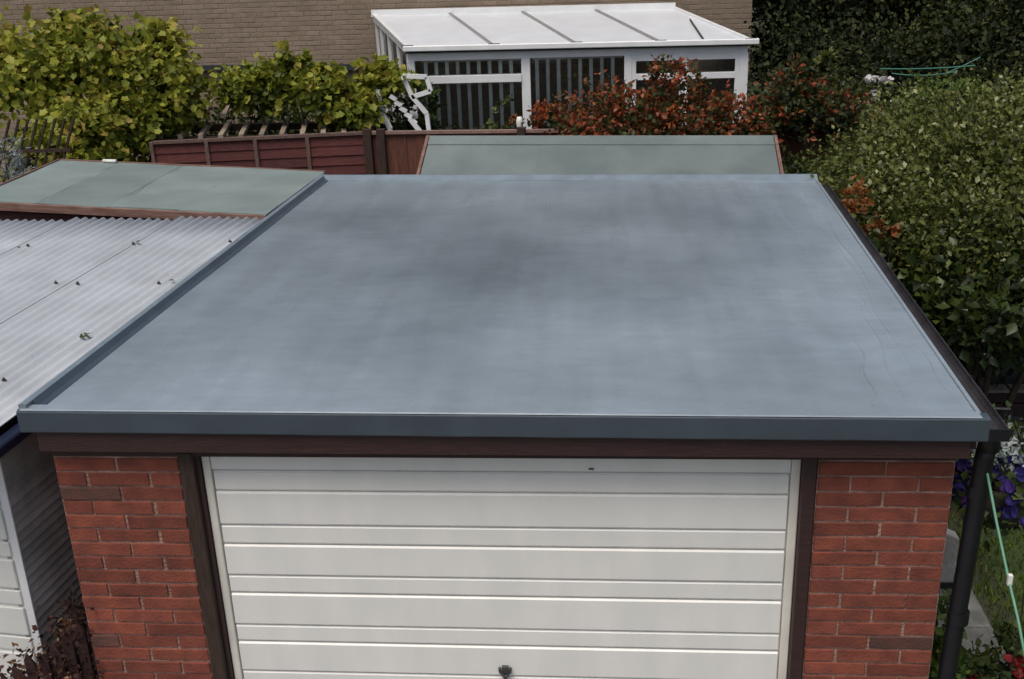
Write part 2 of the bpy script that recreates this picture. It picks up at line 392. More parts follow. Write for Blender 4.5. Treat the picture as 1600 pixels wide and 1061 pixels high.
def brick_stuff(name, x0, x1, z0, z1, y, material, parent, bl=.225, bh=.075, seed=1, j=.010, dep=.03, axis='x', kind='stuff', sgn=-1):
    r = np.random.default_rng(seed); V = []; F = []; rn = []
    rows = int(round((z1-z0)/bh))
    for k in range(rows):
        z = z0+k*bh; a = x0 - (bl/2 if k % 2 else 0)
        while a < x1-.02:
            p = max(a, x0); q = min(a+bl-j, x1); a += bl
            if q-p < .03: continue
            d = dep + r.uniform(-.002, .002); n = len(V)
            f = y+sgn*d; t = .004
            for (xx, yy, zz) in [(p,y,z),(q,y,z),(q,y,z+bh-j),(p,y,z+bh-j),(p+t,f,z+t),(q-t,f,z+t),(q-t,f,z+bh-j-t),(p+t,f,z+bh-j-t)]:
                V.append((xx,yy,zz) if axis == 'x' else (yy,xx,zz))
            F += [tuple(n+i for i in g_) for g_ in [(4,5,6,7),(0,1,5,4),(1,2,6,5),(2,3,7,6),(3,0,4,7)]]
            rn += [r.random()]*8
    off = wloc(parent); me = bpy.data.meshes.new(name)
    me.from_pydata([(a-off.x, b-off.y, c-off.z) for a, b, c in V], [], F)
    bm = bmesh.new(); bm.from_mesh(me); bmesh.ops.recalc_face_normals(bm, faces=bm.faces); bm.to_mesh(me); bm.free()
    at = me.attributes.new('rnd', 'FLOAT', 'POINT'); at.data.foreach_set('value', np.array(rn, np.float32))
    me.materials.append(material)
    o = bpy.data.objects.new(name, me); C.objects.link(o); o.parent = parent
    if kind: o['kind'] = kind
    return o

# ------------------------------------------------------------------ the ground
def sheet(name, pts, z, m):
    o = MB().add([(x, y, z) for x, y in pts], [tuple(range(len(pts)))]).build(name, m)
    return tag(o, kind='structure')
sheet('ground', [(-80,-60), (80,-60), (80,120), (-80,120)], 0.0, X['ground'])
sheet('driveway', [(-4,-12), (4.3,-12), (4.3,.3), (-4,.3)], 0.004, X['concrete'])
sheet('lawn', [(4.95,-6), (12,-6), (12,4.75), (5.25,4.75)], 0.008, X['lawn'])
path = tag(MB().box((4.35,-6,0),(4.98,4.7,.012)).build('path', X['slab']), kind='structure')
slabmesh = MB().box((-.295,-.295,0),(.295,.295,.03)).mesh('paving_slab', X['slab'], bevel=.004)
for k in range(15):
    s = linked('paving_slab', slabmesh, (4.66, -4.0+k*.6, .012), path)
    s.rotation_euler.z = 0.01*math.sin(k*7)
gr = np.random.default_rng(5); n = 26000
P = np.stack([gr.uniform(4.98, 8.2, n), gr.uniform(-.6, 4.75, n), np.full(n, .008)], 1)
D = np.stack([gr.normal(0,.35,n), gr.normal(0,.35,n), np.ones(n)], 1); NR = gr.normal(size=(n,3)); NR[:,1] -= .5
o = bpy.data.objects.new('grass', scatter_mesh('grass', P, D, NR, gr.uniform(.03,.075,n), NEEDLE, LM['grass'], np.clip(gr.normal(.5,.22,n),0,1), (0,0,0)))
C.objects.link(o); tag(o, 'short mown green grass on the lawn beside the garage', 'grass', kind='stuff')

# ------------------------------------------------------------------ main garage
G = empty('garage', (2.0, 2.2, 0), 'red brick garage with a smooth grey flat roof and a wide white door', 'garage')
A_ = Vector((-.062,-.079,0)); B_ = Vector((4.081,-.138,0)); Cc = Vector((.127,4.781,0)); D_ = Vector((4.219,4.512,0))
def rz(y): return 2.37 - (y+.1)/4.75*.08
def rp(s, t, dz=0):     # s across 0..1, t depth 0..1
    p = (A_*(1-s)+B_*s)*(1-t) + (Cc*(1-s)+D_*s)*t
    return Vector((p.x, p.y, 2.37-.08*t+dz))
# membrane: subdivided sheet, very slightly dished
nx, ny = 60, 60; V = []; F = []
rr = random.Random(3)
for j in range(ny+1):
    for i in range(nx+1):
        s, t = i/nx, j/ny
        dz = -.004*math.sin(s*math.pi)*math.sin(t*math.pi) + .0022*math.sin(s*9+t*4)*math.sin(t*7-s*3) - .004
        V.append(rp(s*.990+.008, t*.99+.002, dz))
for j in range(ny):
    for i in range(nx):
        a = j*(nx+1)+i; F.append((a, a+1, a+nx+2, a+nx+1))
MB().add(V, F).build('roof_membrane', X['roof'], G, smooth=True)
# deck under the membrane
d = MB(); q = [rp(.01,.01,-.11), rp(.985,.01,-.11), rp(.985,.99,-.11), rp(.01,.99,-.11)]
d.hexa(q + [Vector((p.x,p.y,p.z+.085)) for p in q]).build('roof_deck', X['brown'], G)
# ridges/wrinkles of the coating near the right edge
for k, (s0, t0, s1, t1, w) in enumerate([(.955,.10,.962,.52,.010), (.93,.05,.945,.33,.008), (.972,.30,.966,.78,.009), (.90,.03,.915,.20,.006), (.982,.03,.978,.24,.007)]):
    pts = []; m_ = MB(); N_ = 26
    for i in range(N_+1):
        u_ = i/N_; s = s0+(s1-s0)*u_+.0030*math.sin(u_*11+k*2); t = t0+(t1-t0)*u_
        hgt = .0032*math.sin(math.pi*u_)*(0.7+.3*math.sin(u_*23+k))
        c = rp(s, t, -.004); V4 = [(c.x-w*1.8, c.y, c.z-.002), (c.x-w*.4, c.y, c.z+hgt), (c.x+w*.5, c.y, c.z+hgt*.8), (c.x+w*1.8, c.y, c.z-.002)]
        pts += V4
    F = [(4*i+j, 4*i+j+1, 4*i+j+5, 4*i+j+4) for i in range(N_) for j in range(3)]
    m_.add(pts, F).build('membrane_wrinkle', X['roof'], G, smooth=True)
# left kerb: highlight painted into pale lip, shade into dark inner slope; back kerb pale
def strip(name, prof, t0, t1, s, m, flip=1):
    """profile (dx,dz) swept along depth at side s"""
    mb = MB(); a = rp(s, t0); b = rp(s, t1); k = len(prof)
    n_ = 24; V = []
    for i in range(n_+1):
        c = a.lerp(b, i/n_)
        V += [(c.x+flip*dx, c.y, c.z+dz) for dx, dz in prof]
    F = [(i*k+j, i*k+(j+1) % k, (i+1)*k+(j+1) % k, (i+1)*k+j) for i in range(n_) for j in range(k)]
    F += [tuple(range(k)), tuple(n_*k+j for j in range(k))[::-1]]
    mb.add(V, F); return mb.build(name, m, G)
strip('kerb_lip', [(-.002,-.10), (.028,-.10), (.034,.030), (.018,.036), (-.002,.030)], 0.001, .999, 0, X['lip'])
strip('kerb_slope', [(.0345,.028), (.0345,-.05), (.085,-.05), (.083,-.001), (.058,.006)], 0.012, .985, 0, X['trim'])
# back kerb
mb = MB(); V = []
prof = [(0,-.12), (0,.028), (-.03,.030), (-.075,.010), (-.10,-.001), (-.10,-.06)]
for i in range(21):
    c = rp(i/20, 1); V += [(c.x, c.y+dy, c.z+dz) for dy, dz in prof]
k = 6
F = [(i*k+j, i*k+(j+1) % k, (i+1)*k+(j+1) % k, (i+1)*k+j) for i in range(20) for j in range(k)] + [tuple(range(k)), tuple(20*k+j for j in range(k))]
mb.add(V, F).build('back_kerb', X['lip'], G)
# front trim: rounded top nosing + fascia drop with kick at the bottom
mb = MB(); V = []
prof = [(.055,-.006), (.045,.006), (.004,.008), (-.008,.004), (-.011,-.001), (-.011,-.094), (-.007,-.100), (.012,-.100), (.012,-.02)]
for i in range(41):
    c = rp(-.002+1.006*i/40, 0); V += [(c.x, c.y+dy, c.z+dz+.0007*math.sin(i*1.3)) for dy, dz in prof]
k = len(prof)
F = [(i*k+j, i*k+(j+1) % k, (i+1)*k+(j+1) % k, (i+1)*k+j) for i in range(40) for j in range(k)] + [tuple(range(k)), tuple(40*k+j for j in range(k))]
mb.add(V, F).build('front_trim', X['trim'], G)
mb = MB(); V = []
prof = [(.065,.0010), (.050,.0110), (-.004,.0125), (-.0095,.0085), (-.0085,.0070), (.0,.0085)]
for i in range(2):
    c = rp(.002+.994*i, 0); V += [(c.x, c.y+dy, c.z+dz) for dy, dz in prof]
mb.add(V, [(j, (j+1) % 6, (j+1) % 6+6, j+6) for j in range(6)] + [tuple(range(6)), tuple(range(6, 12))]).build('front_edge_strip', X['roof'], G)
# timber fascia under the trim
mb = MB(); mb.hexa([(-.01,-.072,2.166), (4.045,-.118,2.176), (4.045,-.04,2.176), (-.01,-.0,2.166), (-.01,-.072,2.268), (4.045,-.118,2.268), (4.045,-.04,2.268), (-.01,-.0,2.268)])
mb.build('fascia_board', X['brown'], G, bevel=.003)
MB().box((.0,-.0,2.108),(4.03,.10,2.30)).build('lintel', X['brown'], G)
# right side: thin pale drip edge
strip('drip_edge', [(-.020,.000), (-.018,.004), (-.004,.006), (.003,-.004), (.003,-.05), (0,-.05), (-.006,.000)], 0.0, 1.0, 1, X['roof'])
strip('side_fascia', [(-.05,-.02), (-.008,-.02), (-.008,-.16), (-.05,-.16)], 0.01, .99, 1, X['brown'])

# brick pillars: each brick an object
def brickmesh(w, nm, m, seed):
    r = random.Random(seed); mb = MB(); mb.box((0, 0, 0), (w-.010, .10, .0645))
    me = mb.mesh(nm, m, bevel=.0035)
    for v in me.vertices: v.co += Vector((r.uniform(-.0012,.0012), r.uniform(-.0015,.0015), r.uniform(-.0012,.0012)))
    return me
bmesh_full = [brickmesh(.28, 'brick', X['brick'], s) for s in range(4)] + [brickmesh(.28, 'brick', X['brick_dark'], 9)]
bmesh_half = [brickmesh(.14, 'brick_half', X['brick'], s) for s in range(3)] + [brickmesh(.14, 'brick_half', X['brick_dark'], 9)]
r = random.Random(11)
def pillar(x0, x1):
    w = x1-x0; MB().box((x0+.003,.0075,0),(x1-.003,.095,2.105)).build('mortar_bed', X['mortar'], G)
    full = [m_ for m_ in bmesh_full]
    for k in range(28):
        z = 2.1-.075*(k+1)+.005
        xs = [(x0, 0), (x0+w/2, 0)] if k % 2 == 0 else [(x0, 1), (x0+w/4, 0), (x0+w*.75, 1)]
        for x, half in xs:
            src = bmesh_half if half else full
            o = linked('brick', src[-1] if r.random() < .045 else r.choice(src[:-1]), (x+.005+r.uniform(-.003,.003), r.uniform(-.002,.003), z), G)
            o.scale.x = w/.56
pillar(.0, .595); pillar(3.452, 4.035)
# side and back walls
MB().box((.02,.096,0),(.10,4.5,2.2)).build('side_wall', X['mortar'], G)
brick_stuff('side_brickwork', .10, 4.5, 0, 2.17, .02, X['sidebrick'], G, axis='y', sgn=-1, dep=.012, seed=4)
MB().box((3.94,.096,0),(4.02,4.4,2.2)).build('side_wall', X['mortar'], G)
brick_stuff('side_brickwork', .10, 4.4, 0, 2.17, 4.02, X['sidebrick'], G, axis='y', sgn=1, dep=.012, seed=5)
MB().box((.10,4.32,0),(3.94,4.40,2.18)).build('back_wall', X['brick_dark'], G)
# door posts (timber)
MB().box((.597,-.012,0),(.664,.075,2.13)).build('door_post', X['post'], G, bevel=.004)
MB().box((.667,.020,0),(.682,.078,2.12)).build('post_beading', X['brown'], G)
MB().box((3.392,-.012,0),(3.449,.075,2.13)).build('door_post', X['brown'], G, bevel=.004)
# up-and-over door: frame, then ribbed panels
DR = MB().box((.684,.074,.03),(3.390,.082,2.115)).build('door', X['white'], G)
MB().box((.685,.044,.03),(.722,.074,2.10)).build('door_frame', X['cream'], DR, bevel=.004)
MB().box((3.350,.044,.03),(3.390,.074,2.10)).build('door_frame', X['cream'], DR, bevel=.004)
MB().box((.724,.052,2.015),(3.348,.074,2.10)).build('door_head', X['white'], DR, bevel=.003)
edges = [2.006, 1.899, 1.718, 1.614, 1.441, 1.341, 1.158, 1.06, .884, .79, .61, .51, .33, .23, .05]
for i in range(len(edges)-1):
    zt, zb_ = edges[i], edges[i+1]; wide = (zt-zb_) > .13
    yf = .050 if wide else .054
    mb = MB(); a, b = zb_+.0025, zt-.0025
    # section: chamfered raised rib, running the width; bottom chamfer catches the light
    pr = [(.074,a), (yf+.010,a), (yf,a+.012), (yf,b-.006), (yf+.009,b), (.074,b)]
    x0, x1 = .730, 3.342
    V = [(x0,y_,z_) for y_,z_ in pr] + [(x1,y_,z_) for y_,z_ in pr]
    mb.add(V, [(j,(j+1)%6,(j+1)%6+6,j+6) for j in range(6)]+[tuple(range(6)),tuple(range(6,12))]).build('door_panel', X['white'], DR)
h = MB(); h.tube([(2.02,.028,.955),(2.022,.028,.93),(2.045,.026,.905)], .008, 8); h.tube([(2.072,.028,.955),(2.070,.028,.93),(2.045,.026,.905)], .008, 8)
h.box((2.030,.030,.90),(2.062,.050,.955)); h.tube([(2.045,.030,.905),(2.045,.026,.86)], .010, 8)
h.build('door_handle', X['metal'], DR, smooth=False)
MB().box((2.46,.046,2.028),(2.482,.053,2.034)).build('latch_mark', X['bolt'], DR)

# gutter on the right side and black downpipe
GU = empty('gutter', (4.15,2.2,2.2), 'long dark half round gutter along the right edge of the grey garage roof', 'gutter')
mb = MB(); V = []; F = []; K = 9
a = Vector((4.130,-.14,2.325)); b = Vector((4.250,4.55,2.255))
for c in (a, b):
    for i in range(K):
        t = math.pi*i/(K-1); V.append((c.x+math.cos(t)*.052, c.y, c.z-math.sin(t)*.052))
    for i in range(K):
        t = math.pi*(K-1-i)/(K-1); V.append((c.x+math.cos(t)*.046, c.y, c.z-math.sin(t)*.046+.001))
k = 2*K
F = [(j, (j+1) % k, (j+1) % k+k, j+k) for j in range(k)] + [tuple(range(k))]
mb.add(V, F).build('gutter_channel', X['gutter'], GU, smooth=False)
mb = MB(); mb.hexa([(4.10,-.146,2.272),(4.18,-.146,2.272),(4.18,-.139,2.272),(4.10,-.139,2.272),(4.088,-.146,2.326),(4.196,-.146,2.326),(4.196,-.139,2.326),(4.088,-.139,2.326)]); mb.build('gutter_end_cap', X['black'], GU)
for k in range(5):
    t = .12+.2*k; c = a.lerp(b, t)
    MB().tube([(c.x-.056,c.y,c.z+.004),(c.x-.042,c.y,c.z-.045),(c.x,c.y,c.z-.06),(c.x+.042,c.y,c.z-.045),(c.x+.056,c.y,c.z+.004)], .007, 6).build('gutter_bracket', X['black'], GU)
mb = MB(); mb.tube([(4.152,-.02,2.275),(4.155,-.01,2.17)], [.044,.046], 14); mb.build('outlet', X['black'], GU, smooth=True)
DP = empty('downpipe', (4.16,.02,0), 'black round downpipe standing in front of the right garage corner', 'downpipe')
MB().tube([(4.155,.0,2.20),(4.150,.01,2.10),(4.148,.02,1.9),(4.122,.03,1.0),(4.112,.03,.02)], .040, 16).build('pipe', X['black'], DP, smooth=True)
for z in (1.95, 1.30, .35):
    mb = MB(); x = 4.112+.020*z/1.0*.9; mb.tube([(x,.025,z-.03),(x,.025,z+.03)], .047, 16); mb.build('pipe_clip', X['black'], DP)

# ------------------------------------------------------------------ neighbour's garage (left), turned ~7 degrees
NG = empty('neighbour_garage', (-2.2, 1.8, 0), 'low garage left of the grey roof, covered in pale corrugated sheets', 'garage')
ed = Vector((.110, 1, .012)); pd = Vector((-1, .115, 0))          # along eave; across to the left
E0 = Vector((-.262, .11, 2.205))
def npt(w, s, dz=0):     # w metres left of the eave, s metres along (0 at y=.11)
    return E0 + ed*s + pd*w + Vector((0,0,dz))
pitch = .0762; per = 8
s_far = {0: 3.50}
sw = [(0, .872), (.838, 1.712), (1.676, 2.55), (2.515, 3.39), (3.353, 4.12)]
for q, (w0, w1) in enumerate(sw):
    V = []; F = []; nn = int((w1-w0)/pitch*per); ss = [-.42, .4, 1.2, 2.0, 2.8, 3.50-.09*q]
    for s in ss:
        for i in range(nn+1):
            w = w0 + i*(w1-w0)/nn
            V.append(npt(w, s, .0115*math.cos(2*math.pi*w/pitch) + .0055*(1-(w-w0)/(w1-w0)) + .0015*math.sin(w*3+s)))
    m_ = nn+1; L1 = len(V)
    V += [Vector((p.x, p.y, p.z-.005)) for p in V]
    for j in range(len(ss)-1):
        for i in range(nn):
            a = j*m_+i; F.append((a, a+1, a+m_+1, a+m_)); F.append((a+L1, a+m_+L1, a+m_+1+L1, a+1+L1))
    for i in range(nn):
        F.append((i, i+L1, i+1+L1, i+1)); a = (len(ss)-1)*m_+i; F.append((a, a+1, a+1+L1, a+L1))
    for j in range(len(ss)-1):
        for e_ in (0, nn):
            a = j*m_+e_; F.append((a, a+m_, a+m_+L1, a+L1))
    MB().add(V, F).build('roof_sheet', X['sheet'], NG, smooth=True)
boltme = MB().tube([(0,0,-.004),(0,0,.002)], .012, 10).tube([(0,0,.002),(0,0,.012)], .006, 6).mesh('bolt', X['bolt'])
for (x, y) in [(-1.603,2.932), (-.823,2.965), (-.95,2.091), (-.244,2.087), (-.351,1.188), (-.784,2.10), (-1.72,2.10), (-.55,.60), (-.12,2.99), (-1.15,1.2), (-1.95,1.22), (-2.4,2.95), (-1.31,.35)]:
    # nearest crest
    best = min(((npt(i*pitch, s) - Vector((x, y, 2.2))).to_2d().length, i, s) for i in range(52) for s in [j*.05-.3 for j in range(80)])
    linked('bolt', boltme, npt(best[1]*pitch, best[2], .020), NG)
# ivy sprig caught on the sheet is separate; eave gutter and fascia
mb = MB(); mb.bar(npt(-.045,-.45,-.045), npt(-.045,3.3,-.045), .075, .055); mb.build('eave_gutter', X['navy'], NG, bevel=.008)
mb = MB(); mb.bar(npt(.03,-.38,-.075), npt(.03,3.3,-.075), .03, .11); mb.build('eave_fascia', X['black'], NG)
# side wall boards
mb = MB(); p0 = npt(.085,0.0); p1 = npt(.085,3.2)
hz = 2.10
mb.hexa([(p0.x,p0.y,0),(p1.x,p1.y,0),(p1.x-.06,p1.y,0),(p0.x-.06,p0.y,0),(p0.x,p0.y,hz),(p1.x,p1.y,hz),(p1.x-.06,p1.y,hz),(p0.x-.06,p0.y,hz)])
mb.build('side_wall', X['sideboard'], NG)
dv = (p1-p0).normalized(); out = Vector((1,-.11,0)).normalized()
for k in range(41):
    z0 = .02+.05*k; z1 = z0+.056
    a0 = p0 + dv*(-.002); a1 = p1
    mb = MB(); V = []
    for a in (a0, a1):
        V += [(a.x+out.x*.022, a.y+out.y*.022, z0), (a.x+out.x*.003, a.y+out.y*.003, z0+.002), (a.x+out.x*.003, a.y+out.y*.003, z1-.012), (a.x+out.x*.012, a.y+out.y*.012, z1-.010)]
    mb.add(V, [(0,1,5,4),(1,2,6,5),(2,3,7,6),(3,0,4,7),(0,1,2,3),(4,5,6,7)]).build('wall_board', X['sideboard'], NG)
# front: corner post, white door with ribs
def fpt(w, z, o_=0):     # point on front face, w metres left of the corner
    c = p0 + pd*w; return Vector((c.x, c.y-o_, z))
def fbox(w0, w1, z0, z1, o0, o1, nm, m, par, bevel=0):
    ps = [fpt(w1,z0,o1), fpt(w0,z0,o1), fpt(w0,z0,o0), fpt(w1,z0,o0), fpt(w1,z1,o1), fpt(w0,z1,o1), fpt(w0,z1,o0), fpt(w1,z1,o0)]
    return MB().hexa(ps).build(nm, m, par, bevel=bevel)
fbox(-.022, .02, 0, 2.10, .0, .012, 'corner_trim', X['upvc'], NG, .002)
nd = fbox(.02, 2.6, 0.02, 2.06, -.02, .004, 'door', X['white'], NG)
zz = 2.04; kk = 0
while zz > .1:
    hgt = (.18, .10)[kk % 2]; kk += 1
    fbox(.03, 2.55, zz-hgt+.012, zz-.012+.006, .004, .020 if kk % 2 else .016, 'door_panel', X['white'], nd, .004); zz -= hgt
fbox(-.02, 2.9, 2.06, 2.15, -.02, .03, 'door_head', X['brown'], NG)
fbox(2.6, 3.2, 0, 2.06, -.02, .03, 'front_wall', X['sideboard'], NG)

# tangle of dead brown plant and an old gate in the gap
gt_ = empty('timber_gate', (-.17,.10,0), 'dark old timber gate with jagged top in the gap between the garages', 'gate')
r = random.Random(21)
for k in range(9):
    x = -.45+.062*k; top = .95+.035*k+r.uniform(-.03,.03); yy = -.10+.018*k
    mb = MB(); mb.hexa([(x,yy,.02),(x+.052,yy,.02),(x+.052,yy+.018,.02),(x,yy+.018,.02),(x,yy,top-.02),(x+.052,yy,top-.05),(x+.052,yy+.018,top-.05),(x,yy+.018,top-.02)])
    if k % 2 == 0: mb.add([(x,yy,top-.02),(x+.052,yy,top-.05),(x+.02,yy+.004,top+.03),(x,yy+.018,top-.02),(x+.052,yy+.018,top-.05)], [(0,1,2),(3,4,2),(0,2,3),(1,4,2)])
    mb.build('slat', X['brown'], gt_)
MB().bar((-.46,-.075,.55),(.02,.07,.55), .03, .08).build('rail', X['brown'], gt_)
shrub('dead_shrub', 'dead brown shrub with tan leaves in the gap beside the left brick pillar', 'shrub', (-.14,.02,0),
      [((-.13,.02,1.02),(.10,.10,.14)), ((-.06,.02,1.20),(.06,.08,.10)), ((-.30,-.02,.88),(.14,.10,.10)), ((-.12,.0,.75),(.15,.12,.2))], 1300, .030, LM['dead'], 31, stem_r=.012, clump=.4)

sprig = empty('leaf_sprig', (-.345,1.19,2.235), 'tiny yellow green leaf sprig lying on the corrugated roof near the grey roof edge', 'sprig')
sr = np.random.default_rng(2)
me = scatter_mesh('leaf', np.array([(-.345,1.19,2.24)])+sr.normal(size=(5,3))*[.012,.012,.003], sr.normal(size=(5,3))*[1,1,.2], sr.normal(size=(5,3))*.2+[0,0,1], np.full(5,.032), DIAMOND, LM['hop'], sr.random(5), wloc(sprig))
o = bpy.data.objects.new('leaf', me); C.objects.link(o); o.parent = sprig
MB().tube([(-.36,1.21,2.238),(-.34,1.18,2.25),(-.315,1.16,2.238)], .003, 5).build('twig', X['bark'], sprig)
for k, (x, y) in enumerate([(-1.62,2.90), (-.80,2.99), (-.22,2.10)]):
    me = scatter_mesh('fallen_leaf', np.array([(0,0,0.)]), sr.normal(size=(1,3))*[1,1,.1], np.array([(.1,.1,1.)]), np.full(1,.045), DIAMOND, LM['dead'], np.array([.6]), (0,0,0))
    o = bpy.data.objects.new('fallen_leaf', me); C.objects.link(o); o.location = (x, y, 2.262)
    tag(o, ['small brown leaf on the corrugated roof, leftmost and nearest the green shed', 'small brown leaf on the corrugated roof beside the middle sheet joint', 'small brown leaf on the corrugated roof closest to the grey roof kerb'][k], 'leaf', 'leaves fallen on the corrugated roof')

# ------------------------------------------------------------------ green felt shed behind it
GS = empty('green_felt_shed', (-1.5, 5.0, 0), 'wide timber shed with pale green felt roof behind the corrugated roof', 'shed')
FL = Vector((-2.72,4.235,2.28)); FR = Vector((-.03,3.635,2.275)); BL = Vector((-3.10,6.60,2.105)); BR = Vector((-.06,5.62,2.155))
def gp(s, t, dz=0): return (FL*(1-s)+FR*s)*(1-t)+(BL*(1-s)+BR*s)*t + Vector((0,0,dz))
cuts = [0, .255, .50, .72, 1.0]
for q in range(4):
    s0, s1 = cuts[q]-(.015 if q else .0), cuts[q+1]
    V = []; nq = 6
    for (dz) in (-.012, 0):
        for j in range(nq+1):
            for i in range(nq+1):
                s = s0+(s1-s0)*i/nq; t = j/nq
                V.append(gp(s, t, dz+.0012*q+.005*math.sin(9*s+5*t+q)*math.sin(6*t+q)))
    m_ = nq+1; L1 = m_*m_; F = []
    for j in range(nq):
        for i in range(nq):
            a = j*m_+i; F += [(a,a+1,a+m_+1,a+m_), (a+L1,a+1+L1,a+m_+1+L1,a+m_+L1)]
    for i in range(nq):
        F += [(i,i+1,i+1+L1,i+L1), (nq*m_+i,nq*m_+i+1,nq*m_+i+1+L1,nq*m_+i+L1), (i*m_,(i+1)*m_,(i+1)*m_+L1,i*m_+L1), (i*m_+nq,(i+1)*m_+nq,(i+1)*m_+nq+L1,i*m_+nq+L1)]
    MB().add(V, F).build('felt_strip', X['felt'], GS, smooth=False)
    # overlap edge
    if q:
        mb = MB(); mb.bar(gp(cuts[q]-.013,.01,.0012*q-.001), gp(cuts[q]-.013,.99,.0012*q-.001), .006, .003); mb.build('felt_seam', X['felt2'], GS)
fwd = (FR-FL).normalized(); nrm = Vector((fwd.y,-fwd.x,0))
def board(a, b, z0, z1, off, th, nm, m, par):
    o0 = nrm*off; o1 = nrm*(off+th)
    ps = [a+o1, b+o1, b+o0, a+o0]
    return MB().hexa([(p.x,p.y,z0) for p in ps]+[(p.x,p.y,z1) for p in ps]).build(nm, m, par, bevel=.003)
FLx = FL + fwd*-1.6
board(FL-fwd*0, FR, 2.205, 2.272, -.01, .03, 'fascia_board', X['fascia'], GS)
for k in range(8):
    board(FL+fwd*.05, FR-fwd*.02, 2.10-.26*k-.0+.0 if False else 1.95-.25*k, 2.20-.25*k, -.06, .03, 'wall_board', X['redwood'], GS)
# body
mb = MB(); q = [gp(.02,.04), gp(.985,.04), gp(.985,.96), gp(.02,.96)]
mb.hexa([(p.x,p.y,0) for p in q]+[(p.x,p.y,p.z-.03) for p in q]).build('shed_body', X['redwood'], GS)
mb = MB(); mb.bar(gp(-.003,.0,-.03), gp(-.003,1,-.03), .02, .09); mb.build('verge_board', X['fascia'], GS)
mb = MB(); mb.bar(gp(0,1.003,.004), gp(1,1.003,.0), .02, .02); mb.build('back_board', X['fascia'], GS)
tag(MB().tube([gp(.185,.985,.02), gp(.235,.985,.022)], .018, 8).build('white_tube', X['peg'], smooth=True), 'short white tube lying at the back edge of the green felt roof', 'tube')

# ------------------------------------------------------------------ grey felt shed behind the garage
BS = empty('grey_felt_shed', (2.45, 6.4, 0), 'shed behind the garage with grey green felt roof and timber verges', 'shed')
RL = Vector((.812,6.45,2.305)); RR = Vector((4.112,6.17,2.297)); sd_ = Vector((-.02,-.95,-.36)); bk = Vector((.03,.95,-.36))
def bs(s, t, dz=0, d_=None): return RL.lerp(RR, s) + (d_ or sd_)*t + Vector((0,0,dz))
def slab(name, s0, s1, t0, t1, d_, z0, z1, m):
    V = [bs(s,t,z,d_) for z in (z0,z1) for (s,t) in ((s0,t0),(s1,t0),(s1,t1),(s0,t1))]
    return MB().hexa(V).build(name, m, BS)
for q in range(3):
    slab('felt_strip', q/3+(0 if q == 0 else -.004), (q+1)/3, .0, 1.0, sd_, -.012, .001*q, X['felt2'])
slab('felt_strip', 0, 1, 0, 1.0, bk, -.012, 0, X['felt2'])
slab('ridge_cap', 0, 1, -.0, .155, sd_, .004, .010, X['felt2']); slab('ridge_cap', 0, 1, 0, .15, bk, .002, .010, X['felt2'])
for s in (-.006, 1.006):
    mb = MB(); mb.bar(bs(s,0,-.03), bs(s,1.0,-.03), .028, .09); mb.build('verge_board', X['fascia'], BS)
    mb = MB(); mb.bar(bs(s,0,-.03,bk), bs(s,1.0,-.03,bk), .028, .09); mb.build('verge_board', X['fascia'], BS)
q = [bs(.02,.93), bs(.98,.93), bs(.98,.93,0,bk), bs(.02,.93,0,bk)]
mb = MB(); hh = 1.88
mb.hexa([(p.x,p.y,0) for p in q]+[(p.x,p.y,hh) for p in q])
for s in (.02,.98):
    a, b, c = bs(s,.93), bs(s,.93,0,bk), bs(s,0,-.03); mb.add([(a.x,a.y,hh),(b.x,b.y,hh),(c.x,c.y,c.z),(a.x+.02,a.y,hh),(b.x+.02,b.y,hh),(c.x+.02,c.y,c.z)], [(0,1,2),(3,5,4),(0,2,5,3),(1,4,5,2)])
mb.build('shed_body', X['brownboard'], BS)

# ------------------------------------------------------------------ fences
F1 = empty('red_lap_fence', (-1.7,9.0,0), 'dark red lap fence with pale battens behind the green felt shed', 'fence')
fa = Vector((-3.0,8.80,0)); fb = Vector((-.42,9.165,0)); fd = (fb-fa).normalized(); fn = Vector((fd.y,-fd.x,0))
def fence_bar(a, b, z0, z1, off, th, nm, m, par, tilt=0):
    ps = [a+fn*(off+th), b+fn*(off+th), b+fn*off, a+fn*off]
    V = [(p.x,p.y,z0) for p in ps] + [(p.x - (fn.x*tilt if i < 2 else 0), p.y-(fn.y*tilt if i < 2 else 0), z1) for i, p in enumerate(ps)]
    return MB().hexa(V).build(nm, m, par)
bays = [-.02, .645, 1.24, 1.88, 2.60]
r = random.Random(4)
for q in range(4):
    for k in range(14):
        z0 = .12+.122*k; a = fa+fd*(bays[q]+.005); b = fa+fd*(bays[q+1]-.005)
        fence_bar(a, b, z0, z0+.135, .0+r.uniform(0,.004), .020, 'slat', X['redwood'], F1, tilt=.014)
for q, u_ in enumerate(bays[1:4]):
    fence_bar(fa+fd*(u_-.022), fa+fd*(u_+.022), .1, 1.84, .026, .022, 'batten', X['batten'], F1)
fence_bar(fa+fd*-.04, fa+fd*.0, .0, 1.86, .0, .05, 'post', X['batten'], F1)
fence_bar(fa+fd*0, fb+fd*0, 1.832, 1.868, -.012, .055, 'top_rail', X['batten'], F1)
F2 = empty('brown_board_fence', (2.5,9.1,0), 'brown vertical board fence with pinkish top rail behind the grey felt shed', 'fence')
fa2 = Vector((-.42,9.165,0)); fb2 = Vector((5.9,8.86,0)); fd = (fb2-fa2).normalized(); fn = Vector((fd.y,-fd.x,0)); LEN = (fb2-fa2).length
for k, u_ in enumerate([.03, .20, 1.95, 3.8, 5.6]):
    fence_bar(fa2+fd*(u_-.05), fa2+fd*(u_+.05), 0, 1.90, .0, .09, 'post', X['post'], F2)
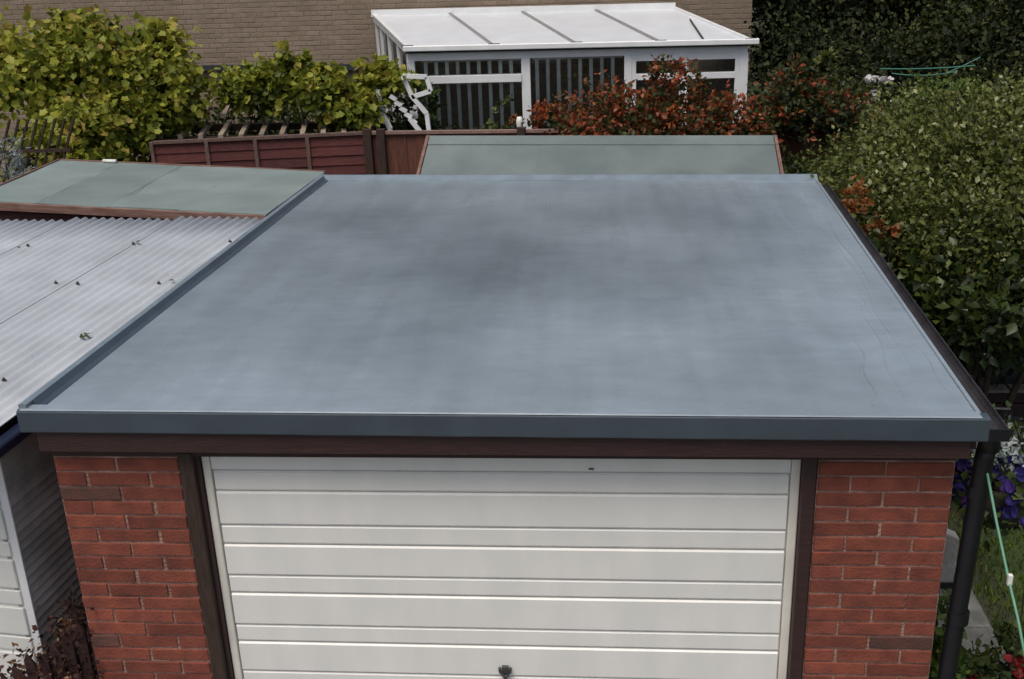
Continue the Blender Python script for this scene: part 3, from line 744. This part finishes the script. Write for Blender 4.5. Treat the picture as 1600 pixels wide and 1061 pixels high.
for k in range(int(LEN/.125)):
    a = fa2+fd*(k*.125+.003); b = a+fd*.128
    fence_bar(a, b, .05, 1.83+.006*math.sin(k*3), -.02+.008*(k % 2), .018, 'fence_board', X['brownboard'], F2)
fence_bar(fa2, fb2, 1.832, 1.868, -.02, .06, 'top_rail', X['rail'], F2)

# pergola behind the red fence
PG = empty('pergola', (-3.0,10.2,0), 'old timber pergola with leaning silvery slats under the yellow green climber', 'pergola')
slm = None
for k in range(13):
    a = Vector((-3.95+.268*k, 9.42-.01*k, 1.80)); b = a+Vector((-.22,1.05,.0)); 
    MB().bar(a, a+(b-a)*1.0, .062, .05).build('slat', X['paleslat'], PG)
for k in range(5):
    a = Vector((-4.72+.155*k, 8.40, 1.78)); MB().bar(a, a+Vector((-.62,2.3,0)), .06, .04).build('slat', X['paleslat'], PG)
for k in range(3):
    a = Vector((-3.05+.30*k, 10.75, 1.83)); MB().bar(a, a+Vector((-.33,1.3,0)), .065, .05).build('slat', X['paleslat'], PG)
MB().bar((-5.3,9.6,1.73),(-.5,9.45,1.73), .06, .09).build('beam', X['post'], PG)
MB().bar((-5.6,10.45,1.73),(-.9,10.38,1.73), .06, .09).build('beam', X['post'], PG)
for (x, y) in [(-5.2,9.6),(-2.9,9.53),(-.7,9.46),(-5.4,10.45),(-1.1,10.4)]:
    MB().box((x-.045,y-.045,0),(x+.045,y+.045,1.69)).build('post', X['post'], PG)

# ------------------------------------------------------------------ house behind
H = empty('house', (-1.5,13.3,0), 'brown brick house wall behind the garden, conservatory built against it', 'house')
HX0, HX1 = -9.0, 4.76
MB().box((HX0,13.26,0),(HX1,18.5,5.4)).build('wall', X['housemortar'], H)
brick_stuff('brickwork', HX0, HX1, 0, 5.4, 13.262, X['housebrick'], H, dep=.006, seed=8)
MB().bar((-6.5,13.20,2.225),(-.95,13.20,2.125), .07, .085).build('wall_band', X['seal'], H)  # dark band along the house wall
mb = MB(); mb.add([(HX0-.3,12.9,5.3),(HX1+.2,12.9,5.3),(HX1+.2,15.9,7.3),(HX0-.3,15.9,7.3),(HX1+.2,18.9,5.3),(HX0-.3,18.9,5.3)], [(0,1,2,3),(3,2,4,5),(0,3,5),(1,4,2)])
mb.build('roof', X['tile'], H)

# ------------------------------------------------------------------ conservatory
CN = empty('conservatory', (1.8,12.0,0), 'white framed lean-to conservatory with pale roof against the brown house', 'conservatory')
y0 = 11.0; sk = Vector((-.87,2.2,.25))
EL = Vector((-.17,10.92,2.665)); ER = Vector((4.47,10.92,2.640))
def cp(s, t, dz=0): return EL.lerp(ER, s)+sk*t+Vector((0,0,dz))
bars = [0.0, .225, .46, .685, .895, 1.0]
# bar feet at the eave seen in the photo
feet = [(v-EL.x)/(ER.x-EL.x) for v in (-.13, .93, 1.86, 2.80, 4.40)]
feet = [0.006, .26, .50, .74, .995]
for q in range(4):
    V = [cp(feet[q]+.006,0), cp(feet[q+1]-.006,0), cp(feet[q+1]-.006,1), cp(feet[q]+.006,1)]
    MB().hexa([p-Vector((0,0,.025)) for p in V]+V).build('roof_panel', X['poly'], CN)
for q, s in enumerate(feet):
    mb = MB(); mb.bar(cp(s,-.01,.012), cp(s,1,.012), .055 if q in (0,4) else .022, .03); o = mb.build('glazing_bar', X['upvc' if q in (0,4) else 'bar'], CN)
    MB().bar(cp(s,-.005,-.004)+Vector((-.022,0,.012)), cp(s,1,-.004)+Vector((-.022,0,.012)), .010, .03).build('bar_seal', X['bar'], CN)
    c = cp(s,-.02,.02); MB().box((c.x-.075,c.y-.03,c.z-.02),(c.x+.075,c.y+.03,c.z+.018)).build('bar_end_cap', X['seal'], CN)
MB().bar(cp(.866,.0,.02), cp(.955,.58,.02), .014, .03).build('jack_bar', X['seal'], CN)
MB().bar(cp(0,1,.03), cp(1,1,.03), .10, .10).build('wall_flashing', X['upvc'], CN)
# gutter and head
MB().bar((EL.x-.02,10.88,2.655),(ER.x+.10,10.88,2.632), .09, .075).build('gutter', X['upvc'], CN, bevel=.01)
MB().bar((EL.x,10.94,2.60),(ER.x,10.94,2.585), .04, .03).build('shadow_strip', X['seal'], CN)  # dark strip added as the shade between gutter and head rail
MB().box((EL.x+.02,y0-.03,2.475),(ER.x-.03,y0+.05,2.585)).build('head_rail', X['upvc'], CN, bevel=.004)
def wbox(x0,x1,z0,z1,nm='window_frame',m='upvc',a=-.035,b=.045,par=None): return MB().box((x0,y0+a,z0),(x1,y0+b,z1)).build(nm, X[m], par or CN, bevel=.003 if m == 'upvc' else 0)
for x0_, x1_ in [(-.16,-.06),(1.405,1.525),(2.80,2.90),(4.34,4.45)]: wbox(x0_,x1_,.5,2.475,'post',a=-.045)
wbox(-.06,4.34,.5,.58,'sill')
# dwarf wall
MB().box((-.16,y0-.03,0),(4.45,y0+.06,.5)).build('dwarf_wall', X['housemortar'], CN)
wbox(.12,1.405,2.17,2.27,'transom',a=-.075); 
wbox(-.06,1.405,.58,2.475,'window_pane','glass',.0,.008)
wbox(1.525,2.80,.58,2.475,'window_pane','glass',.0,.008)
for (a,b) in ((2.90,3.60),(3.60,4.34)):
    wf = wbox(a,a+.06,.58,2.475); wbox(b-.06,b,.58,2.475); wbox(a+.06,b-.06,2.40,2.475); wbox(a+.06,b-.06,2.15,2.23,'transom',a=-.05); wbox(a+.06,b-.06,.62,2.40,'window_pane','glass',.0,.008)
# splayed left side
sl0 = Vector((-.13,11.02,0)); sl1 = Vector((-.98,13.16,0))
def sbar(t0,t1,z0,z1,nm,m='upvc',th=.06):
    a = sl0.lerp(sl1,t0); b = sl0.lerp(sl1,t1); 
    return MB().bar((a.x,a.y,(z0+z1)/2),(b.x,b.y,(z0+z1)/2), th, z1-z0).build(nm, X[m], CN)
for t in (0.02,.30,.58,.82,.985): sbar(t-.022,t+.022,.5,2.62+.24*t,'side_post')
sbar(0,1,2.10,2.17,'side_transom'); sbar(0,1,0,.5,'dwarf_wall','housemortar'); sbar(0,1,.5,.57,'side_sill')
a = sl0; b = sl1
MB().add([(a.x,a.y,2.58),(b.x,b.y,2.83),(b.x,b.y,2.92),(a.x,a.y,2.66),(a.x-.05,a.y-.02,2.58),(b.x-.05,b.y-.02,2.83),(b.x-.05,b.y-.02,2.92),(a.x-.05,a.y-.02,2.66)],
         [(0,1,2,3),(4,5,6,7),(0,1,5,4),(3,2,6,7),(0,3,7,4),(1,2,6,5)]).build('side_head', X['upvc'], CN)
MB().add([(a.x,a.y,.55),(b.x,b.y,.55),(b.x,b.y,2.88),(a.x,a.y,2.60)], [(0,1,2,3)]).build('window_pane', X['glass'], CN)
MB().box((-.5,11.06,0),(4.40,13.2,.12)).build('floor', X['wall_in'], CN)
MB().bar((4.42,11.03,1.25),(4.0,13.15,1.25), .06, 2.5).build('side_wall', X['wall_in'], CN)
# vertical blinds
for (bx0, bx1, lab) in ((.02,1.38,'pale vertical blind behind the left conservatory window'), (1.56,2.78,'pale vertical blind behind the middle conservatory window')):
    bl = empty('vertical_blind', ((bx0+bx1)/2, 11.16, 2.4), lab, 'blind')
    MB().box((bx0,11.08,2.44),(bx1,11.12,2.47)).build('blind_rail', X['upvc'], bl)
    k = 0; x = bx0+.05
    sm = MB().box((-.025,-.001,-1.75),(.025,.001,0)).mesh('blind_slat', X['blind'])
    while x < bx1:
        o = linked('blind_slat', sm, (x, 11.10, 2.44), bl, rz=math.radians(16+9*math.sin(k*2.3))); k += 1; x += .148
# furniture-like dark seat in the conservatory
ch = empty('armchair', (.9,12.0,.12), 'dark blue armchair inside the conservatory behind the left blind', 'armchair')
MB().box((.6,11.7,.2),(1.25,12.3,.52)).build('seat', X['navy'], ch, bevel=.04)
MB().box((.6,12.2,.52),(1.25,12.4,1.05)).build('backrest', X['navy'], ch, bevel=.05)
for x in (.52,1.25): MB().box((x,11.72,.2),(x+.1,12.3,.72)).build('armrest', X['navy'], ch, bevel=.03)
for x in (.6,1.2):
    for y in (11.75,12.3): MB().box((x,y,.12),(x+.05,y+.05,.2)).build('leg', X['brown'], ch)

# ------------------------------------------------------------------ plants at the back
shrub('climber', 'large yellow green leafy climber spilling over the pergola at far left', 'climber', (-4.2,9.9,0),
      [((-4.9,9.7,2.65),(.75,.6,.42)), ((-4.1,9.9,2.82),(.7,.6,.36)), ((-3.4,9.9,2.62),(.62,.55,.42)), ((-5.2,9.9,2.58),(.50,.4,.24)),
       ((-4.05,9.3,2.12),(.58,.42,.40)), ((-3.6,9.4,2.05),(.5,.45,.40)), ((-3.0,9.7,2.30),(.38,.45,.34)), ((-3.85,8.6,1.98),(.42,.40,.30)), ((-4.0,8.0,1.90),(.42,.3,.22)),
       ((-3.35,9.5,1.95),(.30,.3,.22)), ((-5.6,10,2.7),(.6,.5,.4)), ((-3.2,10.0,2.95),(.28,.3,.20)), ((-4.2,10.0,3.12),(.30,.3,.18))],
      11500, .088, LM['hop'], 41, stem_r=.035, tmpl=LOBED, up=.5, droop=.35, clump=.2, bias=.07)
shrub('climber', 'smaller yellow green climber with tall shoots above the red lap fence', 'climber', (-1.4,10.1,0),
      [((-2.1,10.0,2.32),(.40,.3,.20)), ((-1.55,10.0,2.36),(.42,.3,.22)), ((-1.1,9.9,2.31),(.36,.3,.22)), ((-.75,9.8,2.02),(.34,.3,.22)), ((-1.45,9.9,2.62),(.12,.15,.22)), ((-1.75,9.9,2.48),(.22,.15,.10)), ((-.9,9.9,2.1),(.2,.2,.10))],
      3200, .090, LM['hop'], 42, stem_r=.025, tmpl=LOBED, up=.5, droop=.3, clump=.2, bias=-.02)
shrub('climber', 'small yellow green climber clump at the left corner of the conservatory', 'climber', (-.4,10.2,0),
      [((-.42,10.2,2.36),(.26,.22,.15)), ((-.15,10.2,2.30),(.20,.2,.13)), ((-.55,10.2,2.15),(.14,.15,.14))],
      800, .085, LM['hop'], 43, stem_r=.02, tmpl=LOBED, up=.5, droop=.3, clump=.35, bias=.02)
shrub('dark_shrub', 'dark green shrub behind the fence below the middle climber', 'shrub', (-1.1,10.4,0),
      [((-2.0,11.3,1.45),(.7,.4,.34)), ((-1.0,11.1,1.45),(.7,.4,.34)), ((-3.2,11.4,1.45),(.8,.4,.34)), ((-4.6,11.0,1.4),(.9,.4,.35)), ((-.3,10.6,1.45),(.4,.3,.42))], 6500, .085, LM['shade'], 44)
shrub('dark_shrub', 'dark leafy shrub in front of the left end of the conservatory windows', 'shrub', (.0,10.2,0),
      [((.12,10.3,2.05),(.16,.15,.30)), ((.10,10.4,1.6),(.20,.15,.22)), ((-.3,10.4,1.5),(.3,.2,.22))], 1100, .075, LM['shade'], 45)
shrub('potted_plant', 'thin green plant in front of the conservatory pane beside the white post', 'plant', (1.15,10.5,0),
      [((1.18,10.5,1.85),(.09,.08,.26)), ((1.0,10.5,1.55),(.2,.1,.10)), ((.6,10.5,1.5),(.35,.1,.12))], 420, .06, LM['green'], 46, stem_r=.015)
shrub('berry_shrub', 'big shrub with rusty red leaves and berries behind the grey felt shed', 'shrub', (3.1,8.1,0),
      [((2.5,8.0,2.12),(.42,.4,.36)), ((2.95,8.0,2.20),(.40,.4,.26)), ((3.55,8.1,2.12),(.42,.4,.24)), ((3.2,8.0,2.0),(.9,.4,.28)), ((4.05,8.1,2.08),(.38,.35,.24)), ((2.2,7.9,2.0),(.24,.3,.18)), ((3.2,8.0,2.62),(.20,.2,.14)),
       ((3.45,8.05,2.55),(.14,.14,.22))], 8500, .058, LM['berry'], 47, stem_r=.035, clump=.20, bias=.03)
shrub('berry_shrub', 'low rusty red shrub by the small white ornament behind the top rail', 'shrub', (1.75,9.5,0),
      [((1.72,9.5,1.95),(.20,.15,.12)), ((2.05,9.5,1.98),(.22,.15,.18)), ((1.5,9.5,1.88),(.14,.12,.10))], 650, .065, LM['berry'], 48, stem_r=.015, bias=.1)
shrub('berry_shrub', 'sparse olive shrub with red sprays right of the conservatory corner', 'shrub', (4.9,8.6,0),
      [((4.55,8.6,2.28),(.32,.3,.26)), ((4.95,8.6,2.15),(.40,.3,.24)), ((4.75,8.5,2.45),(.12,.12,.22)), ((5.35,8.6,2.05),(.28,.3,.18)), ((4.5,8.4,2.0),(.35,.25,.18))], 3600, .065, LM['berry'], 49, stem_r=.02, bias=-.17)
shrub('olive_shrub', 'dull green shrub between the shed and the right hedge, against the fence', 'shrub', (4.7,7.6,0),
      [((4.6,7.6,1.35),(.35,.4,.36)), ((5.1,7.8,1.42),(.4,.4,.30)), ((4.75,7.0,1.10),(.35,.4,.45))], 3200, .060, LM['shade'], 50)
orn = empty('garden_ornament', (1.50,9.35,0), 'small white pot standing on a post in front of the conservatory', 'pot')
MB().box((1.44,9.32,0),(1.52,9.40,1.80)).build('post', X['post'], orn)
MB().tube([(1.48,9.36,1.80),(1.48,9.36,1.86),(1.48,9.36,1.92),(1.48,9.36,1.97)], [.03,.04,.042,.03], 12).build('pot', X['peg'], orn, smooth=True)

def tree(label, x, y, h, w, n, mat_, seed, tmpl=DIAMOND, size=.12, cat='tree', name='tree', low=.4):
    t = empty(name, (x,y,0), label, cat, 'dark trees beyond the gardens' if cat == 'tree' else None)
    r = random.Random(seed)
    MB().tube([(x,y,0),(x+.1,y,h*.35),(x-.05,y+.05,h*.7),(x,y,h*.95)], [.17,.13,.08,.02], 9).build('trunk', X['bark'], t, smooth=True)
    bl = []
    mb = MB()
    for k in range(22):
        a = r.uniform(0, 6.28); z = h*(low*.5+ (1-low*.5)*r.random()); rr_ = w*(.25+.75*r.random())*(1.05-.6*(z/h)**2)
        c = (x+math.cos(a)*rr_*.75, y+math.sin(a)*rr_*.75, z); bl.append((c, (w*.42, w*.42, w*.26)))
        mb.tube(bez((x,y,max(.2,z-.8)), ((x+c[0])/2,(y+c[1])/2,z-.1), c, 4), [.05,.04,.03,.02,.01], 5)
    mb.build('branch', X['bark'], t, kind='stuff')
    foliage('crown', bl, n, size, mat_, t, seed, tmpl=tmpl, droop=.2, clump=.3, up=.4)
    return t
tree('dark evergreen tree just right of the brown house corner', 6.0, 14.6, 6.0, 1.3, 22000, LM['dark'], 61, size=.095)
tree('dark evergreen tree at upper right, second from the house corner', 7.6, 13.6, 5.6, 1.3, 24000, LM['darkolive'], 62, size=.085)
tree('dark evergreen tree at the upper right edge behind the hedge', 9.3, 12.8, 5.6, 1.4, 22000, LM['dark'], 63, size=.09)
tree('tall olive green tree farther back at upper right', 8.3, 16.5, 7.0, 1.8, 15000, LM['darkolive'], 64, size=.15)
tree('tall dark tree farther back beside the house gable', 5.9, 18.5, 7.5, 1.7, 13000, LM['dark'], 65, size=.16)
tree('tall dark tree at far right, mostly out of view', 11.8, 14.5, 7.0, 1.9, 14000, LM['dark'], 66, size=.15)
shrub('dark_shrub', 'low dark undergrowth shrub beneath the evergreen trees at upper right', 'shrub', (7.0,11.6,0),
      [((5.6,11.8,1.1),(.8,.6,.9)), ((6.6,11.8,1.2),(.8,.6,.9)), ((7.7,11.6,1.2),(.9,.6,1.0)), ((8.9,11.2,1.3),(.9,.6,1.0)), ((5.3,12.6,1.9),(.7,.6,.9)), ((6.5,12.4,1.9),(.7,.5,.8)), ((7.6,12.2,2.0),(.8,.5,.8)),((9.4,11.5,2.1),(.9,.5,.8))], 22000, .08, LM['dark'], 67, stem_r=.05)
shrub('fern_shrub', 'green feathery shrub with upright shoots behind the rusty red sprays', 'shrub', (5.15,10.2,0),
      [((5.1,10.2,1.9),(.5,.4,.35)), ((5.3,10.2,2.25),(.14,.12,.25)), ((5.7,10.2,1.85),(.4,.3,.3))], 2600, .08, LM['darkolive'], 68)
shrub('bright_shrub', 'bright green rounded shrub above the pale leaved hedge, under the teal line', 'shrub', (6.25,8.6,0),
      [((6.1,8.6,2.02),(.30,.3,.30)), ((6.5,8.6,2.1),(.26,.3,.26)), ((6.2,8.6,1.7),(.5,.3,.35))], 4200, .065, LM['bright'], 69)
# hedge bush at right of the roof
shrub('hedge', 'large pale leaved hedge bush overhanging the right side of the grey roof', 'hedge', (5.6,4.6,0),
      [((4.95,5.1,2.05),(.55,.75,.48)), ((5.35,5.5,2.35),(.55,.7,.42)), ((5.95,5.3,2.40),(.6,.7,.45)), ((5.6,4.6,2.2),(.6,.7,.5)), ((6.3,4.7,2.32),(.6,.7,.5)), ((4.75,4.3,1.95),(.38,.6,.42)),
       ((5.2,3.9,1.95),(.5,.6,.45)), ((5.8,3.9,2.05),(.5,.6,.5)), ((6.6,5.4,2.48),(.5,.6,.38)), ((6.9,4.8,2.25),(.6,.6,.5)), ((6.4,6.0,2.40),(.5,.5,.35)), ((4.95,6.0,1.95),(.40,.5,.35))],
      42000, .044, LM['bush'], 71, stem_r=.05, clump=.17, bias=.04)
shrub('laurel', 'dark glossy leaved shrub under the pale hedge, along the right gutter', 'shrub', (5.3,3.4,0),
      [((4.80,3.7,1.60),(.34,.5,.34)), ((5.25,3.4,1.62),(.45,.45,.34)), ((5.8,3.5,1.62),(.5,.45,.36)), ((4.80,4.4,1.45),(.4,.5,.45)), ((6.4,3.8,1.65),(.5,.5,.4)), ((5.2,2.9,1.68),(.26,.24,.18)), ((5.4,4.5,1.35),(.6,.4,.4)), ((6.2,4.6,1.35),(.6,.4,.4)), ((5.3,5.5,.75),(.6,.4,.5)), ((6.3,5.6,.8),(.7,.4,.5)), ((7.0,5.5,.8),(.6,.4,.5))],
      11500, .085, LM['shade'], 72, stem_r=.04, clump=.32)
shrub('orange_shrub', 'small orange leaved sprig poking over the far right gutter', 'shrub', (4.45,4.0,0),
      [((4.42,4.05,2.22),(.10,.16,.07)), ((4.50,3.8,2.12),(.08,.10,.06)), ((4.62,3.6,2.05),(.05,.1,.05))], 300, .055, LM['orange'], 73, stem_r=.012)
# white flowers
wf = empty('white_flower_plant', (5.9,9.9,0), 'tall plant carrying a few white flower heads left of the bright green shrub', 'flower')
stems('stem', (5.9,9.9,0), [(5.86,9.9,2.22),(5.98,9.9,2.25),(5.87,9.9,2.08),(5.78,9.9,1.96),(5.9,9.9,1.98)], .012, wf, 3)
rnf = np.random.default_rng(8)
for (x,z,s) in [(5.84,2.25,.13),(5.97,2.245,.12),(6.02,2.24,.08),(5.87,2.09,.09),(5.77,1.97,.10),(5.88,1.99,.09),(6.12,1.98,.05)]:
    k = 9; me = scatter_mesh('flower_head', np.array([(x,9.85,z)])+rnf.normal(size=(k,3))*[s*.35,.02,s*.12], rnf.normal(size=(k,3)), rnf.normal(size=(k,3))*.3+[0,-.4,.8], np.full(k,s*.75), PETAL, LM['white'], rnf.random(k), wloc(wf))
    o = bpy.data.objects.new('flower_head', me); C.objects.link(o); o.parent = wf
# white slatted lounger leaning up behind the fence
lo = empty('garden_lounger', (0,9.9,0), 'white folding garden lounger standing on end between the climber and the conservatory', 'lounger')
for a, b in [((-.40,10.0,2.25),(-.345,10.0,1.90)), ((-.345,10.0,1.90),(-.27,9.98,1.74)), ((-.05,9.96,2.42),(.26,9.96,2.40)), ((.26,9.96,2.40),(.30,9.96,2.22)), ((.30,9.96,2.22),(.05,9.96,2.15)),
             ((.05,9.96,2.16),(.23,9.96,1.93)), ((.0,9.95,1.88),(.13,9.95,1.70)), ((-.05,9.96,2.42),(.05,9.96,2.16)), ((.23,9.96,1.93),(.35,9.96,.02)), ((-.27,9.98,1.74),(-.30,9.98,.02))]:
    MB().bar(a, b, .05, .055).build('frame_bar', X['upvc'], lo)
for k in range(5):
    t = k/4; a = Vector((-.24,9.97,2.17)).lerp(Vector((.0,9.97,1.86)), t)
    MB().bar(a, a+Vector((.085,0,-.055)), .04, .05).build('slat', X['upvc'], lo)
# leaning trellis at the far left
tr_ = empty('leaning_trellis', (-3.7,7.35,0), 'brown slatted trellis leaning at the far left edge behind the green felt shed', 'trellis')
for k in range(8):
    x = -4.22+.105*k
    MB().bar((x-.26,7.35,1.30),(x+.22,7.40,2.40), .035, .02).build('slat', X['post'], tr_)
MB().bar((-4.35,7.37,2.05),(-3.35,7.37,2.06), .03, .035).build('rail', X['post'], tr_)
MB().bar((-4.45,7.36,1.45),(-3.5,7.36,1.46), .03, .035).build('rail', X['post'], tr_)
# teal washing line
tl = MB(); tl.tube(bez((5.95,10.0,2.36),(6.5,10,2.33),(7.1,10.0,2.37),10), .008, 6); tl.tube(bez((6.1,10.0,2.30),(6.5,9.9,2.24),(6.9,10.0,2.31),10), .007, 6); tl.tube(bez((6.75,10,2.28),(6.95,10,2.36),(7.15,10.0,2.47),6), .007, 6)
tag(tl.build('washing_line', X['teal']), 'teal cord strung between the shrubs at upper right', 'cord')
shrub('silver_shrub', 'silvery grey shrub at the far left edge above the green felt roof', 'shrub', (-3.75,6.9,0),
      [((-3.86,6.9,2.12),(.16,.2,.16)), ((-3.95,6.9,1.9),(.3,.2,.25))], 900, .06, LM['silver'], 75, tmpl=NEEDLE)

# ------------------------------------------------------------------ right hand garden
sb = empty('sleeper_edging', (6.2,4.9,0), 'low timber sleeper edging with pale top at the far end of the lawn', 'edging')
for k in range(3):
    MB().box((4.9+k*1.21,4.86,.0),(6.09+k*1.21,4.98,.13)).build('sleeper', X['post'], sb, bevel=.008)
    MB().box((4.9+k*1.21,4.88,.135),(6.09+k*1.21,5.0,.235)).build('sleeper', X['brown'], sb, bevel=.008)
    MB().box((4.9+k*1.21,4.87,.238),(6.09+k*1.21,5.02,.262)).build('capping', X['paleslat'], sb, bevel=.004)
sheet('gravel_strip', [(4.9,4.45), (8.5,4.45), (8.5,4.86), (4.9,4.86)], 0.013, X['slab'])
hb = empty('hanging_basket', (4.36,.45,1.75), 'hanging basket of blue and purple petunias behind the black downpipe', 'hanging basket')
V = []; mb = MB()
mb.tube([(4.40,.45,1.53),(4.40,.45,1.58),(4.40,.45,1.66),(4.40,.45,1.76)], [.05,.12,.17,.19], 16); mb.build('bowl', X['basket'], hb, smooth=True)
foliage('foliage', [((4.40,.45,1.80),(.26,.22,.12)), ((4.26,.40,1.82),(.10,.14,.09)), ((4.45,.42,1.68),(.2,.18,.12))], 700, .05, LM['green'], hb, 81, clump=.35)
foliage('silver_foliage', [((4.42,.45,1.93),(.17,.14,.035)), ((4.30,.42,1.93),(.06,.08,.03))], 420, .03, LM['silver'], hb, 82, clump=.4)
rp_ = np.random.default_rng(83)
for k in range(46):
    a = rp_.uniform(0, 6.28); rr_ = .26*math.sqrt(rp_.random()); c = np.array((4.43+math.cos(a)*rr_, .38+math.sin(a)*rr_*.8, 1.76+rp_.uniform(-.10,.13)))
    nn = 3; me = scatter_mesh('petunia', c+rp_.normal(size=(nn,3))*.006, rp_.normal(size=(nn,3)), rp_.normal(size=(nn,3))*.25+[0,-.7,.6], np.full(nn,.062), PETAL, LM['petunia'], np.clip(np.full(nn, rp_.random()*.55),0,1), wloc(hb))
    o = bpy.data.objects.new('petunia', me); C.objects.link(o); o.parent = hb
for k, c in enumerate([(4.185,.40,1.74),(4.20,.40,1.70),(4.195,.42,1.78)]):
    nn = 4; me = scatter_mesh('petunia', np.array(c)+rp_.normal(size=(nn,3))*.008, rp_.normal(size=(nn,3)), rp_.normal(size=(nn,3))*.25+[0,-.7,.6], np.full(nn,.058), PETAL, LM['petunia'], np.full(nn, .62 if k < 2 else .1), wloc(hb))
    o = bpy.data.objects.new('petunia', me); C.objects.link(o); o.parent = hb
for (x, y) in ((4.25,.45),(4.55,.45),(4.40,.60)):
    MB().tube([(x,y,1.77),(4.40,.45,2.14)], .004, 5).build('chain', X['black'], hb)
MB().tube([(4.03,.45,2.10),(4.2,.45,2.15),(4.40,.45,2.14)], .008, 6).build('wall_bracket', X['black'], hb)
# green line with peg
gc = tag(MB().tube([(4.150,.045,2.135),(4.156,.0,2.09),(4.178,-.14,1.90),(4.200,-.30,1.712),(4.212,-.42,1.60),(4.225,-.56,1.44)], .0058, 8).build('clothes_line', X['cord'], smooth=True), 'pale green cord hanging down beside the black downpipe', 'cord')
tag(MB().box((4.192,-.318,1.692),(4.211,-.298,1.742)).build('peg', X['peg'], bevel=.002), 'white peg clipped to the pale green cord', 'peg')
po = empty('stone_post', (4.39,1.0,0), 'pale grey stone post seen between the brick pillar and the downpipe', 'post')
MB().hexa([(4.345,.97,0),(4.435,.97,0),(4.435,1.04,0),(4.345,1.04,0),(4.355,.97,1.17),(4.435,.97,1.13),(4.435,1.04,1.13),(4.355,1.04,1.17)]).build('shaft', X['stone'], po, bevel=.006)
MB().box((4.345,.955,.82),(4.435,.968,.855)).build('band', X['black'], po)
shrub('flowering_plant', 'green leafy plant with red flowers at the bottom right by the downpipe', 'plant', (4.62,.75,0),
      [((4.50,.78,.35),(.18,.2,.14)), ((4.72,.85,.40),(.18,.2,.16)), ((4.60,.6,.30),(.25,.2,.14)), ((4.86,.9,.45),(.12,.15,.12))], 1500, .06, LM['green'], 91, stem_r=.01)
fp = bpy.data.objects['flowering_plant'] if 'flowering_plant' in bpy.data.objects else None
for c in [(4.72,.76,.50),(4.76,.78,.48),(4.74,.72,.46),(4.50,.66,.44),(4.53,.68,.42),(4.60,.60,.42)]:
    nn = 4; me = scatter_mesh('red_flower', np.array(c)+rp_.normal(size=(nn,3))*.012, rp_.normal(size=(nn,3)), rp_.normal(size=(nn,3))*.3+[0,-.4,.8], np.full(nn,.06), PETAL, LM['redpetal'], rp_.random(nn), wloc(fp))
    o = bpy.data.objects.new('red_flower', me); C.objects.link(o); o.parent = fp
shrub('path_edge_plant', 'low yellow green plant against the foot of the right brick wall', 'plant', (4.22,.55,0),
      [((4.22,.55,.9),(.07,.15,.22)), ((4.22,.5,.5),(.09,.15,.25)), ((4.27,.9,1.62),(.06,.12,.12))], 900, .05, LM['bright'], 92, stem_r=.01)
yp = shrub('yellow_flower_plant', 'pale yellow flowered plant behind the gutter end at the lawn edge', 'plant', (5.2,2.9,0),
      [((5.25,2.95,.62),(.12,.2,.12)), ((5.42,3.0,.72),(.10,.2,.10)), ((4.98,2.1,1.0),(.12,.15,.08))], 700, .05, LM['green'], 93, stem_r=.012)
foliage('flower_cluster', [((5.27,2.9,.72),(.10,.1,.06)), ((5.42,2.95,.80),(.08,.1,.05)), ((4.97,2.05,1.06),(.12,.12,.05))], 110, .04, LM['yellow'], yp, 94, tmpl=PETAL, clump=.5)
rf = shrub('red_flower_plant', 'small plant with orange red flowers below the petunia basket', 'plant', (4.62,.7,0),
      [((4.60,.66,1.50),(.08,.08,.07))], 120, .04, LM['green'], 95, stem_r=.008)
foliage('flower_cluster', [((4.58,.62,1.53),(.05,.05,.04))], 40, .045, LM['redpetal'], rf, 96, tmpl=PETAL, clump=.5)
